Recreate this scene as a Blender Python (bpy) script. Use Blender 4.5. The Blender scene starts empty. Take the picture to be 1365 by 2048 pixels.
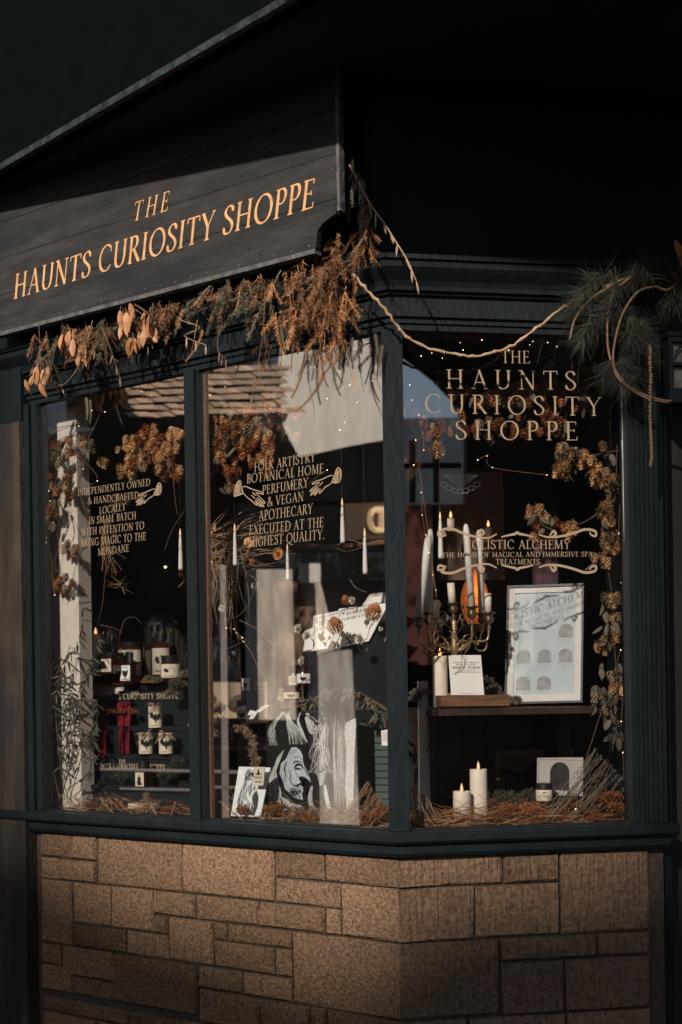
import bpy, bmesh, math, random
import numpy as np
from mathutils import Vector, Matrix, Euler, noise
from mathutils.geometry import tessellate_polygon
R = math.radians
rnd = random.Random(7)
C = bpy.context.scene.collection
S = bpy.context.scene
# ------------------------------------------------------------------ camera
F_PX = 2700.0; CX, CY = 682.5, 1386.0; ROLL = 0.0155; EYE = 1.6
cam = bpy.data.objects.new('camera', bpy.data.cameras.new('camera')); C.objects.link(cam)
cam.data.sensor_fit = 'VERTICAL'; cam.data.sensor_height = 36.0; cam.data.sensor_width = 24.0
cam.data.lens = F_PX / 2048 * 36.0
cam.data.shift_y = (CY - 1024) / 2048.0
cam.data.clip_start = 0.05; cam.data.clip_end = 3000
cam.data.dof.use_dof = True; cam.data.dof.focus_distance = 4.5; cam.data.dof.aperture_fstop = 3.2
cam.matrix_world = Matrix.Translation((0, 0, EYE)) @ Matrix.Rotation(R(90), 4, 'X') @ Matrix.Rotation(-ROLL, 4, 'Z')
S.camera = cam
# ------------------------------------------------------------------ light
SUN_H = Vector((-0.38, -0.925)); SUN_EL = R(26)
sd = Vector((SUN_H.x * math.cos(SUN_EL), SUN_H.y * math.cos(SUN_EL), math.sin(SUN_EL)))
w = bpy.data.worlds.new('World'); S.world = w; w.use_nodes = True
nt = w.node_tree; nt.nodes.clear()
sky = nt.nodes.new('ShaderNodeTexSky'); sky.sky_type = 'NISHITA'; sky.sun_disc = False
sky.sun_elevation = SUN_EL; sky.sun_rotation = math.atan2(SUN_H.x, SUN_H.y)
bg = nt.nodes.new('ShaderNodeBackground'); bg.inputs[1].default_value = 0.08
wo = nt.nodes.new('ShaderNodeOutputWorld')
nt.links.new(sky.outputs[0], bg.inputs[0]); nt.links.new(bg.outputs[0], wo.inputs[0])
sun = bpy.data.objects.new('sun', bpy.data.lights.new('sun', 'SUN')); C.objects.link(sun)
sun.data.energy = 5.0; sun.data.angle = R(1.2); sun.data.color = (1.0, 0.91, 0.80)
sun.rotation_euler = sd.to_track_quat('Z', 'Y').to_euler()
S.view_settings.view_transform = 'Standard'; S.view_settings.look = 'None'
S.view_settings.gamma = 1; S.view_settings.use_curve_mapping = False
S.view_settings.exposure = 0.5
S.render.engine = 'CYCLES'
cy = S.cycles; cy.use_denoising = True; cy.max_bounces = 7; cy.diffuse_bounces = 2; cy.glossy_bounces = 4
cy.transmission_bounces = 4; cy.transparent_max_bounces = 24; cy.sample_clamp_indirect = 4.0
cy.caustics_reflective = False; cy.caustics_refractive = False; cy.use_adaptive_sampling = True
# ------------------------------------------------------------------ geometry of the view
def ray(px, py):
    u = (px - CX) / F_PX; v = -(py - CY) / F_PX
    c, s = math.cos(ROLL), math.sin(ROLL)
    return Vector((u * c + v * s, 1.0, -u * s + v * c))
def at(px, py, Y): r = ray(px, py); return Vector((r.x * Y, Y, EYE + r.z * Y))
def atz(px, py, z): r = ray(px, py); Y = (z - EYE) / r.z; return Vector((r.x * Y, Y, z))
class Facet:
    def __init__(s, c, ex):
        s.c = Vector(c); s.ex = Vector(ex).normalized(); s.n = Vector((s.ex.y, -s.ex.x))
    def pt(s, a, z, o=0.0):
        p = s.c + s.ex * a + s.n * o; return Vector((p.x, p.y, z))
    def hit(s, px, py, o=0.0):
        r = ray(px, py); Y = (s.c.dot(s.n) + o) / (r.x * s.n.x + r.y * s.n.y)
        p = Vector((r.x * Y, Y)); return ((p - s.c).dot(s.ex), EYE + r.z * Y)
    def at(s, px, py, o=0.0):
        a, z = s.hit(px, py, o); return s.pt(a, z, o)
    def mirror(s, p, o=0.0):
        d = Vector((p.x, p.y)).dot(s.n) - (s.c.dot(s.n) + o)
        return Vector((p.x - 2 * d * s.n.x, p.y - 2 * d * s.n.y, p.z))
    @property
    def n3(s): return Vector((s.n.x, s.n.y, 0))
    @property
    def e3(s): return Vector((s.ex.x, s.ex.y, 0))
CORNER = (0.17, 4.2)
FL = Facet(CORNER, (0.802, -0.598))      # left bay window, runs back to the left of the corner post
FR = Facet(CORNER, (0.985, 0.170))       # right window
FRONT = Facet((0, 4.8), (1, 0))
# ------------------------------------------------------------------ materials
MATS = {}
def mat(name, col, rough=0.6, spec=0.5, metal=0.0, var=0.15, nscale=12, bump=0.0, bscale=60, objvar=0.0, emit=None, sheen=0, dark=None, stretch=None, sub=0):
    if name in MATS: return MATS[name]
    m = bpy.data.materials.new(name); m.use_nodes = True; t = m.node_tree; b = t.nodes['Principled BSDF']
    b.inputs['Roughness'].default_value = rough; b.inputs['Metallic'].default_value = metal
    b.inputs['Specular IOR Level'].default_value = spec
    if sub: b.inputs['Subsurface Weight'].default_value = sub; b.inputs['Subsurface Scale'].default_value = 0.02
    N = t.nodes.new; L = t.links.new
    tc = N('ShaderNodeTexCoord'); mp = N('ShaderNodeMapping'); L(tc.outputs['Object'], mp.inputs[0])
    if stretch: mp.inputs['Scale'].default_value = stretch
    n1 = N('ShaderNodeTexNoise'); n1.inputs['Scale'].default_value = nscale; n1.inputs['Detail'].default_value = 6; L(mp.outputs[0], n1.inputs['Vector'])
    mr = N('ShaderNodeMapRange'); mr.inputs[1].default_value = 0.3; mr.inputs[2].default_value = 0.7
    mr.inputs[3].default_value = 1 - var; mr.inputs[4].default_value = 1 + var; L(n1.outputs[0], mr.inputs[0])
    src = mr.outputs[0]
    if objvar:
        oi = N('ShaderNodeObjectInfo'); m2 = N('ShaderNodeMapRange'); m2.inputs[3].default_value = 1 - objvar; m2.inputs[4].default_value = 1 + objvar
        L(oi.outputs['Random'], m2.inputs[0]); mm = N('ShaderNodeMath'); mm.operation = 'MULTIPLY'; L(src, mm.inputs[0]); L(m2.outputs[0], mm.inputs[1]); src = mm.outputs[0]
    hs = N('ShaderNodeHueSaturation'); hs.inputs['Color'].default_value = (*col, 1); L(src, hs.inputs['Value'])
    if dark:
        n3 = N('ShaderNodeTexNoise'); n3.inputs['Scale'].default_value = nscale * 0.35; n3.inputs['Detail'].default_value = 4; L(mp.outputs[0], n3.inputs['Vector'])
        r3 = N('ShaderNodeMapRange'); r3.inputs[1].default_value = 0.45; r3.inputs[2].default_value = 0.62; L(n3.outputs[0], r3.inputs[0])
        mx = N('ShaderNodeMix'); mx.data_type = 'RGBA'; L(r3.outputs[0], mx.inputs[0]); L(hs.outputs[0], mx.inputs[6]); mx.inputs[7].default_value = (*dark, 1)
        L(mx.outputs[2], b.inputs['Base Color'])
    else: L(hs.outputs[0], b.inputs['Base Color'])
    if bump:
        n2 = N('ShaderNodeTexNoise'); n2.inputs['Scale'].default_value = bscale; n2.inputs['Detail'].default_value = 5; L(mp.outputs[0], n2.inputs['Vector'])
        bp = N('ShaderNodeBump'); bp.inputs['Strength'].default_value = bump; bp.inputs['Distance'].default_value = 0.01
        L(n2.outputs[0], bp.inputs['Height']); L(bp.outputs[0], b.inputs['Normal'])
    if emit:
        b.inputs['Emission Color'].default_value = (*emit[0], 1); b.inputs['Emission Strength'].default_value = emit[1]
    MATS[name] = m; return m
def two_sided_leaf(name, col, back, rough=0.6, objvar=0.3, var=0.25, trans=0.15):
    m = mat(name, col, rough, 0.3, 0, var, 25, 0.2, 80, objvar)
    t = m.node_tree; b = t.nodes['Principled BSDF']; out = t.nodes['Material Output']
    tr = t.nodes.new('ShaderNodeBsdfTranslucent'); tr.inputs[0].default_value = (*back, 1)
    mx = t.nodes.new('ShaderNodeMixShader'); mx.inputs[0].default_value = trans
    t.links.new(b.outputs[0], mx.inputs[1]); t.links.new(tr.outputs[0], mx.inputs[2]); t.links.new(mx.outputs[0], out.inputs[0]); return m
def glass_mat(name, refl, tint=(1, 1, 1), edge=0.5, dirt=0.0):
    m = bpy.data.materials.new(name); m.use_nodes = True; t = m.node_tree; t.nodes.clear(); N = t.nodes.new; L = t.links.new
    out = N('ShaderNodeOutputMaterial'); tr = N('ShaderNodeBsdfTransparent'); tr.inputs[0].default_value = (*tint, 1)
    gl = N('ShaderNodeBsdfGlossy'); gl.inputs['Roughness'].default_value = 0.0
    lw = N('ShaderNodeLayerWeight'); lw.inputs[0].default_value = edge
    mr = N('ShaderNodeMapRange'); mr.inputs[3].default_value = refl; mr.inputs[4].default_value = min(0.9, refl + 0.7)
    pw = N('ShaderNodeMath'); pw.operation = 'POWER'; pw.inputs[1].default_value = 1.6; L(lw.outputs['Facing'], pw.inputs[0]); L(pw.outputs[0], mr.inputs[0])
    mx = N('ShaderNodeMixShader'); L(mr.outputs[0], mx.inputs[0]); L(tr.outputs[0], mx.inputs[1]); L(gl.outputs[0], mx.inputs[2])
    last = mx
    if dirt:
        df = N('ShaderNodeBsdfDiffuse'); df.inputs[0].default_value = (.75, .7, .65, 1)
        n1 = N('ShaderNodeTexNoise'); n1.inputs['Scale'].default_value = 3; n1.inputs['Detail'].default_value = 8
        tc = N('ShaderNodeTexCoord'); L(tc.outputs['Object'], n1.inputs['Vector'])
        r2 = N('ShaderNodeMapRange'); r2.inputs[1].default_value = .4; r2.inputs[2].default_value = .8; r2.inputs[3].default_value = dirt * .3; r2.inputs[4].default_value = dirt; L(n1.outputs[0], r2.inputs[0])
        m2 = N('ShaderNodeMixShader'); L(r2.outputs[0], m2.inputs[0]); L(mx.outputs[0], m2.inputs[1]); L(df.outputs[0], m2.inputs[2]); last = m2
    L(last.outputs[0], out.inputs[0]); MATS[name] = m; return m
def emis(name, col, s):
    m = mat(name, col, 0.5, emit=(col, s), var=0); return m

PAINT = mat('black_teal_paint', (.0045, .0078, .009), .55, .15, var=.35, nscale=6, bump=.12, bscale=25, stretch=(1, 1, .4))
SOFFIT = mat('soffit_painted_fill', (.045, .075, .082), .9, .05, var=.25, nscale=3, bump=.1, bscale=25)  # colour raised to stand in for fill light on the unlit soffit
TEALW = mat('teal_black_wall', (.009, .0145, .0155), .9, .03, var=.15, nscale=3, bump=.1, bscale=25)
PAINT2 = mat('frame_teal_paint', (.0058, .0085, .0100), .5, .16, var=.2, nscale=14, bump=.25, bscale=60, stretch=(1, 1, .3))
STONE = mat('split_sandstone', (.130, .080, .049), .92, .1, var=.5, nscale=95, bump=1.0, bscale=110, objvar=.34)
def rib_stone():
    m = mat('ribbed_sandstone', (.11, .068, .044), .92, .15, var=.4, nscale=70, bump=0, objvar=.3)
    t = m.node_tree; N = t.nodes.new; L = t.links.new
    tc = N('ShaderNodeTexCoord'); mp = N('ShaderNodeMapping'); mp.inputs['Scale'].default_value = (85, 85, 5); L(tc.outputs['Object'], mp.inputs[0])
    n = N('ShaderNodeTexNoise'); n.inputs['Scale'].default_value = 1; n.inputs['Detail'].default_value = 2; n.inputs['Distortion'].default_value = .3; L(mp.outputs[0], n.inputs['Vector'])
    n2 = N('ShaderNodeTexNoise'); n2.inputs['Scale'].default_value = 110; n2.inputs['Detail'].default_value = 4; L(tc.outputs['Object'], n2.inputs['Vector'])
    ad = N('ShaderNodeMath'); ad.operation = 'MULTIPLY_ADD'; L(n2.outputs[0], ad.inputs[0]); ad.inputs[1].default_value = .5; L(n.outputs[0], ad.inputs[2])
    bp = N('ShaderNodeBump'); bp.inputs['Strength'].default_value = 1; bp.inputs['Distance'].default_value = .012; L(ad.outputs[0], bp.inputs['Height']); L(bp.outputs[0], t.nodes['Principled BSDF'].inputs['Normal'])
    return m
RIB = rib_stone()
MORTAR = mat('dark_mortar', (.05, .038, .03), .95, .1, var=.3, nscale=60, bump=.6, bscale=120)
SIGNW = mat('charcoal_sign_wood', (.024, .022, .021), .62, .2, var=.35, nscale=7, bump=.35, bscale=14, stretch=(1, 1, 5), dark=(.013, .0135, .014))
GOLD = mat('copper_gold_paint', (.46, .245, .11), .5, .3, var=.2, nscale=30)
VINYL = mat('gold_vinyl', (.23, .165, .105), .35, .5, var=.05)
GLASS = glass_mat('window_glass', .30, dirt=.003, edge=.5); GLASS_IN = glass_mat('window_glass_inside', .01, edge=.2)
GLASS_B = glass_mat('jar_glass', .07, edge=.5)
AMBER = mat('amber_glass', (.035, .011, .006), .08, .8, var=0)
BLACKCAP = mat('black_cap', (.012, .012, .013), .35, .5, var=0)
CREAM = mat('cream_label', (.62, .54, .42), .7, .2, var=.05)
WHITE = mat('white_card', (.78, .75, .70), .7, .2, var=.04)
INK = mat('black_ink', (.012, .012, .012), .6, .2, var=0)
GREYINK = mat('grey_ink', (.28, .29, .30), .6, .2, var=.2, nscale=90)
WAX = mat('ivory_wax', (.72, .63, .52), .45, .4, var=.06, nscale=20, bump=.1, bscale=30, sub=.25)
TAPER = mat('white_taper_wax', (.70, .66, .62), .4, .4, var=.04, sub=.2)
BRASS = mat('aged_brass', (.46, .32, .17), .3, .6, .6, var=.3, nscale=30, bump=.1, bscale=60, dark=(.10, .06, .03))
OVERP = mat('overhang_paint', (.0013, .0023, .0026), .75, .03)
FLAME = emis('candle_flame', (1.0, .50, .18), 1.5)
FLAME_D = mat('led_flame_tip', (.85, .62, .36), .4, emit=((1, .55, .25), .35), var=0)
BEAD = emis('fairy_light', (1.0, .62, .32), 8.0)
WOOD = mat('brown_wood', (.14, .065, .035), .6, .3, var=.35, nscale=8, bump=.3, bscale=20, stretch=(1, 1, 8))
DARKWOOD = mat('dark_stained_wood', (.035, .020, .014), .5, .3, var=.35, nscale=8, bump=.25, bscale=20, stretch=(1, 6, 1))
BLACKSTEP = mat('black_painted_step', (.012, .016, .018), .4, .4, var=.2)
PLASTER = mat('pale_plaster', (.60, .53, .46), .85, .2, var=.1, nscale=5, bump=.15, bscale=30)
NEED = [two_sided_leaf('brown_fir_needles', (.20, .10, .048), (.18, .08, .035), objvar=.5), two_sided_leaf('rust_fir_needles', (.28, .125, .05), (.26, .1, .038), objvar=.5),
        two_sided_leaf('olive_fir_needles', (.10, .088, .055), (.08, .07, .04), objvar=.5)]
PINE = two_sided_leaf('long_pine_needles', (.034, .036, .024), (.03, .03, .018), objvar=.35)
PINEB = two_sided_leaf('brown_pine_needles', (.10, .062, .036), (.08, .045, .025), objvar=.3)
BARK = mat('twig_bark', (.13, .08, .05), .8, .2, var=.3, nscale=60, bump=.4, bscale=120)
PALETWIG = mat('pale_twig', (.28, .18, .11), .75, .2, var=.25, nscale=40, bump=.3, bscale=120)
BLEAF = two_sided_leaf('dried_brown_leaf', (.30, .135, .06), (.3, .12, .045), .5, .3, .3)
HOP = [two_sided_leaf('golden_hop', (.62, .37, .18), (.6, .34, .13), .7, .35), two_sided_leaf('rust_hop', (.36, .13, .05), (.4, .13, .045), .7, .35),
       two_sided_leaf('faded_hop', (.25, .18, .11), (.2, .14, .07), .7, .35)]
GLEAF = two_sided_leaf('dark_olive_leaf', (.085, .085, .06), (.07, .08, .04), .45, .3)
SAGE = two_sided_leaf('dried_sage_leaf', (.12, .105, .075), (.08, .07, .04), .7, .35)
STRAW = two_sided_leaf('dry_straw', (.36, .22, .115), (.3, .18, .08), .7, .35)
RUSTMOSS = two_sided_leaf('rusty_dried_bloom', (.24, .09, .035), (.25, .1, .04), .8, .35)
MOSS = two_sided_leaf('grey_moss', (.17, .14, .10), (.1, .09, .05), .9, .3)
GMOSS = two_sided_leaf('dark_green_moss', (.06, .07, .045), (.05, .06, .03), .9, .3)
PETW = two_sided_leaf('white_petal', (.80, .74, .62), (.6, .55, .45), .7, .05)
PETO = two_sided_leaf('orange_petal', (.75, .28, .05), (.8, .3, .05), .6, .2)
PETR = two_sided_leaf('dark_red_petal', (.26, .035, .03), (.3, .04, .03), .6, .2)
PROT = two_sided_leaf('protea_bract', (.50, .22, .08), (.5, .22, .08), .6, .1, .35)
RED = mat('red_reflection_cloth', (.17, .012, .022), .8, .2, var=.25, nscale=8)  # colour of a red reflection, put on the drape strips
BLACKCLOTH = mat('black_cloth', (.008, .0095, .0105), .9, .2, var=.3, nscale=5, bump=.4, bscale=12)
# ------------------------------------------------------------------ mesh builder
class MB:
    def __init__(s): s.v = []; s.f = []
    def add(s, vs, fs):
        b = len(s.v); s.v.extend([tuple(v) for v in vs]); s.f.extend([tuple(b + i for i in f) for f in fs])
    def box(s, o, ex, ey, ez, ch=0):          # o corner, three edge vectors
        o = Vector(o); ex, ey, ez = Vector(ex), Vector(ey), Vector(ez)
        c = [o, o + ex, o + ex + ey, o + ey]; c += [p + ez for p in c]
        fs = [(0, 3, 2, 1), (4, 5, 6, 7), (0, 1, 5, 4), (1, 2, 6, 5), (2, 3, 7, 6), (3, 0, 4, 7)]
        if ex.cross(ey).dot(ez) < 0: fs = [f[::-1] for f in fs]
        s.add(c, fs)
    def fbox(s, F, a0, a1, z0, z1, o0, o1): s.box(F.pt(a0, z0, o0), F.e3 * (a1 - a0), (0, 0, z1 - z0), F.n3 * (o1 - o0))
    def tube(s, pts, r, k=6, r1=None, cap=True):
        pts = [Vector(p) for p in pts]; n = len(pts); base = len(s.v); up = None
        for i, p in enumerate(pts):
            d = (pts[min(i + 1, n - 1)] - pts[max(i - 1, 0)])
            if d.length < 1e-9: d = Vector((0, 0, 1))
            d.normalize()
            if up is None: up = d.orthogonal().normalized()
            up = (up - d * up.dot(d)); up = up.normalized() if up.length > 1e-6 else d.orthogonal().normalized()
            sd_ = d.cross(up); rr = r[i] if isinstance(r, (list, tuple)) else (r if r1 is None else r + (r1 - r) * i / (n - 1))
            for j in range(k):
                a = 2 * math.pi * j / k; s.v.append(tuple(p + (up * math.cos(a) + sd_ * math.sin(a)) * rr))
        for i in range(n - 1):
            for j in range(k):
                a = base + i * k + j; b = base + i * k + (j + 1) % k; s.f.append((a, b, b + k, a + k))
        if cap: s.f.append(tuple(base + j for j in range(k))[::-1]); s.f.append(tuple(base + (n - 1) * k + j for j in range(k)))
    def lathe(s, prof, c=(0, 0, 0), k=16, M=None):
        c = Vector(c); b = len(s.v)
        for r, z in prof:
            for j in range(k):
                a = 2 * math.pi * j / k; p = Vector((r * math.cos(a), r * math.sin(a), z)); p = (M @ p) if M else p; s.v.append(tuple(c + p))
        for i in range(len(prof) - 1):
            for j in range(k): a = b + i * k + j; q = b + i * k + (j + 1) % k; s.f.append((a, q, q + k, a + k))
        if prof[0][0] > 1e-5: s.f.append(tuple(b + j for j in range(k))[::-1])
        if prof[-1][0] > 1e-5: s.f.append(tuple(b + (len(prof) - 1) * k + j for j in range(k)))
    def leaf(s, p, d, n, L, W, curl=0.2, seg=3, fold=.15):
        p, d, n = Vector(p), Vector(d).normalized(), Vector(n); sd_ = d.cross(n)
        if sd_.length < 1e-5: sd_ = d.orthogonal()
        sd_.normalize(); n = sd_.cross(d); vs = []; fs = []
        for i in range(seg + 1):
            t = i / seg; w_ = W * .5 * math.sin(math.pi * min(1, .06 + t * .94)) ** .8 if i < seg else 0.0
            c_ = p + d * (L * t) - n * (curl * L * t * t)
            vs += [c_ - sd_ * w_ + n * (w_ * fold), c_, c_ + sd_ * w_ + n * (w_ * fold)]
        for i in range(seg): a = i * 3; fs += [(a, a + 1, a + 4, a + 3), (a + 1, a + 2, a + 5, a + 4)]
        s.add(vs, fs)
    def needle(s, p, d, L, w_):
        p = Vector(p); d = Vector(d).normalized(); o = d.orthogonal().normalized() * w_; o2 = d.cross(o)
        s.add([p + o, p - o * .5 + o2 * .8, p - o * .5 - o2 * .8, p + d * L], [(0, 1, 3), (1, 2, 3), (2, 0, 3)])
    def ribbon(s, pts, wd, n, off=0.0):
        n = Vector(n); pts = [Vector(p) for p in pts]; b = len(s.v); m = len(pts)
        for i, p in enumerate(pts):
            d = pts[min(i + 1, m - 1)] - pts[max(i - 1, 0)]; sd_ = n.cross(d)
            sd_ = sd_.normalized() if sd_.length > 1e-9 else Vector((1, 0, 0)); ww = (wd[i] if isinstance(wd, (list, tuple)) else wd) * .5
            s.v.append(tuple(p - sd_ * ww + n * off)); s.v.append(tuple(p + sd_ * ww + n * off))
        for i in range(m - 1): a = b + 2 * i; s.f.append((a, a + 2, a + 3, a + 1))
    def poly(s, pts, off=Vector((0, 0, 0))):
        pts = [Vector(p) for p in pts]; tr = tessellate_polygon([pts]); s.add([p + off for p in pts], tr)
    def mesh(s, name, m, smooth=False):
        me = bpy.data.meshes.new(name); me.from_pydata(s.v, [], s.f); me.materials.append(m)
        if smooth: me.polygons.foreach_set('use_smooth', [True] * len(me.polygons))
        me.update(); return me
    def build(s, name, m, parent=None, smooth=False):
        if parent is not None:
            w_ = W[parent.name]; s.v = [(x - w_.x, y - w_.y, z - w_.z) for x, y, z in s.v]
        o = bpy.data.objects.new(name, s.mesh(name, m, smooth)); C.objects.link(o)
        if parent is not None: o.parent = parent; W[o.name] = W[parent.name].copy()
        else: W[o.name] = Vector((0, 0, 0))
        return o
W = {}
LABELS = set()
def tag(o, label=None, cat=None, group=None, kind=None):
    if label: o['label'] = label
    if cat: o['category'] = cat
    if group: o['group'] = group
    if kind: o['kind'] = kind
    return o
def thing(name, label, cat, loc, group=None):
    o = bpy.data.objects.new(name, None); C.objects.link(o); o.location = loc; o.empty_display_size = .05; W[o.name] = Vector(loc)
    return tag(o, label, cat, group)
def inst(name, me, parent, M):
    o = bpy.data.objects.new(name, me); C.objects.link(o)
    if parent is not None: o.parent = parent; o.matrix_basis = Matrix.Translation(-W[parent.name]) @ M
    else: o.matrix_basis = M
    W[o.name] = M.to_translation(); return o
def frameM(p, x, y, z, s=1.0):
    m = Matrix((x, y, z)).transposed().to_4x4(); return Matrix.Translation(p) @ m @ Matrix.Scale(s, 4)
def rotM(p, e, s=1.0): return Matrix.Translation(p) @ Euler(e).to_matrix().to_4x4() @ Matrix.Scale(s, 4)
def cr(pts, n=5):
    pts = [Vector(p) for p in pts]; P = [pts[0] * 2 - pts[1]] + pts + [pts[-1] * 2 - pts[-2]]; out = []
    for i in range(1, len(P) - 2):
        for k in range(n):
            t = k / n; a, b, c, d = P[i - 1], P[i], P[i + 1], P[i + 2]
            out.append(.5 * ((2 * b) + (c - a) * t + (2 * a - 5 * b + 4 * c - d) * t * t + (3 * b - a - 3 * c + d) * t ** 3))
    out.append(pts[-1]); return out
# ------------------------------------------------------------------ roman capitals drawn with a broad pen
K_, T_ = .125, .045
def E_(cx, cy, rx, ry, a0, a1, n=16): return [(cx + rx * math.cos(R(a0 + (a1 - a0) * i / n)), cy + ry * math.sin(R(a0 + (a1 - a0) * i / n))) for i in range(n + 1)]
def GL():
    G = {}
    l = lambda x0, y0, x1, y1, w_: ('l', [(x0, y0), (x1, y1)], w_)
    s = lambda x, y, h=.12: ('l', [(x - h, y), (x + h, y)], T_)
    c = lambda pts: ('c', pts, 0)
    a = lambda *k: ('a', E_(*k), 0)
    st = lambda x: [l(x, 0, x, 1, K_), s(x, .02), s(x, .98)]
    G['A'] = (.84, [l(.12, 0, .42, 1, .05), l(.40, 1, .73, 0, K_), l(.22, .34, .60, .34, T_), s(.12, .02, .10), s(.73, .02, .11)])
    G['B'] = (.66, st(.17) + [c([(.17, .98), (.42, .96), (.50, .78), (.42, .58), (.17, .53)]), c([(.17, .53), (.48, .50), (.57, .28), (.46, .04), (.17, .02)])])
    G['C'] = (.86, [a(.48, .5, .39, .49, 48, 312), l(.74, .90, .76, .70, T_), l(.74, .14, .78, .22, T_)])
    G['D'] = (.90, st(.17) + [c([(.17, .98), (.45, .96), (.72, .80), (.81, .5), (.72, .2), (.45, .04), (.17, .02)])])
    G['E'] = (.66, st(.17) + [l(.17, .975, .54, .975, T_), l(.54, .99, .54, .82, T_), l(.17, .52, .46, .52, T_), l(.46, .60, .46, .44, T_), l(.17, .025, .58, .025, T_), l(.58, .01, .61, .20, T_)])
    G['F'] = (.60, st(.17) + [l(.17, .975, .54, .975, T_), l(.54, .99, .54, .82, T_), l(.17, .50, .45, .50, T_), l(.45, .58, .45, .42, T_)])
    G['G'] = (.92, [a(.48, .5, .39, .49, 48, 312), l(.74, .90, .76, .70, T_), l(.76, .08, .76, .44, K_), s(.76, .44, .11)])
    G['H'] = (.92, st(.17) + st(.73) + [l(.17, .52, .73, .52, T_)])
    G['I'] = (.38, st(.19))
    G['J'] = (.42, [l(.24, 1, .24, .05, K_), s(.24, .98), c([(.24, .1), (.20, -.12), (.04, -.2)])])
    G['K'] = (.80, st(.17) + [l(.62, .98, .20, .48, .055), l(.28, .54, .68, .02, K_), s(.64, .98, .1), s(.70, .02, .1)])
    G['L'] = (.62, st(.17) + [l(.17, .025, .54, .025, T_), l(.54, .01, .57, .22, T_)])
    G['M'] = (1.06, [l(.13, 0, .20, 1, .05), l(.20, 1, .52, .05, K_), l(.52, .05, .86, 1, .05), l(.85, 1, .91, 0, K_), s(.13, .02, .1), s(.91, .02, .11), s(.18, .98, .09), s(.88, .98, .09)])
    G['N'] = (.92, [l(.17, 0, .17, 1, .055), l(.15, 1, .75, 0, K_), l(.75, 0, .75, 1, .055), s(.17, .02), s(.12, .98, .09), s(.75, .98)])
    G['O'] = (1.0, [a(.5, .5, .41, .49, 0, 360, 26)])
    G['P'] = (.64, st(.17) + [c([(.17, .98), (.42, .97), (.54, .82), (.52, .62), (.40, .49), (.20, .48)])])
    G['Q'] = (1.0, [a(.5, .5, .41, .49, 0, 360, 26), c([(.45, .04), (.65, -.12), (1.05, -.2)])])
    G['R'] = (.76, st(.17) + [c([(.17, .98), (.42, .97), (.53, .84), (.51, .65), (.38, .53), (.20, .51)]), l(.34, .52, .70, .02, K_), s(.70, .02, .08)])
    G['S'] = (.62, [c([(.51, .80), (.44, .93), (.30, .98), (.15, .90), (.10, .76), (.19, .62), (.34, .51), (.48, .38), (.53, .22), (.44, .06), (.28, .01), (.14, .06), (.08, .22)]), l(.52, .92, .52, .76, T_), l(.07, .26, .07, .08, T_)])
    G['T'] = (.76, [l(.38, 0, .38, .98, K_), l(.05, .97, .71, .97, T_), l(.05, .98, .04, .80, T_), l(.71, .98, .72, .80, T_), s(.38, .02, .13)])
    G['U'] = (.86, [c([(.17, .98), (.17, .6), (.18, .25), (.28, .06), (.44, .02), (.60, .09), (.69, .3), (.70, .6), (.70, .98)]), s(.17, .98), s(.70, .98, .1)])
    G['V'] = (.84, [l(.12, 1, .42, 0, K_), l(.42, 0, .74, 1, .05), s(.12, .98, .11), s(.73, .98, .1)])
    G['W'] = (1.2, [l(.12, 1, .36, 0, K_), l(.36, 0, .60, .95, .05), l(.58, 1, .83, 0, K_), l(.83, 0, 1.08, 1, .05), s(.12, .98, .1), s(.58, .98, .09), s(1.08, .98, .09)])
    G['X'] = (.80, [l(.12, .98, .66, .02, K_), l(.66, .98, .12, .02, .05), s(.13, .98, .1), s(.66, .98, .09), s(.13, .02, .09), s(.67, .02, .1)])
    G['Y'] = (.78, [l(.10, .98, .40, .48, K_), l(.40, .48, .70, .98, .05), l(.40, 0, .40, .5, K_), s(.11, .98, .1), s(.69, .98, .09), s(.40, .02, .12)])
    G['Z'] = (.72, [l(.10, .97, .62, .97, T_), l(.60, .97, .10, .03, K_), l(.10, .03, .64, .03, T_), l(.10, .98, .10, .80, T_), l(.64, .02, .65, .2, T_)])
    G['&'] = (.88, [c([(.78, .48), (.66, .20), (.38, .01), (.14, .08), (.09, .26), (.22, .46), (.42, .64), (.48, .82), (.37, .97), (.25, .88), (.26, .70), (.44, .40), (.82, .02)])])
    G['.'] = (.30, [l(.08, .06, .20, .06, .12)])
    G['?'] = (.5, [c([(.08, .80), (.2, .98), (.38, .9), (.40, .72), (.26, .52), (.24, .3)]), l(.18, .06, .30, .06, .12)])
    G[' '] = (.34, [])
    return G
GLY = GL()
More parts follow.
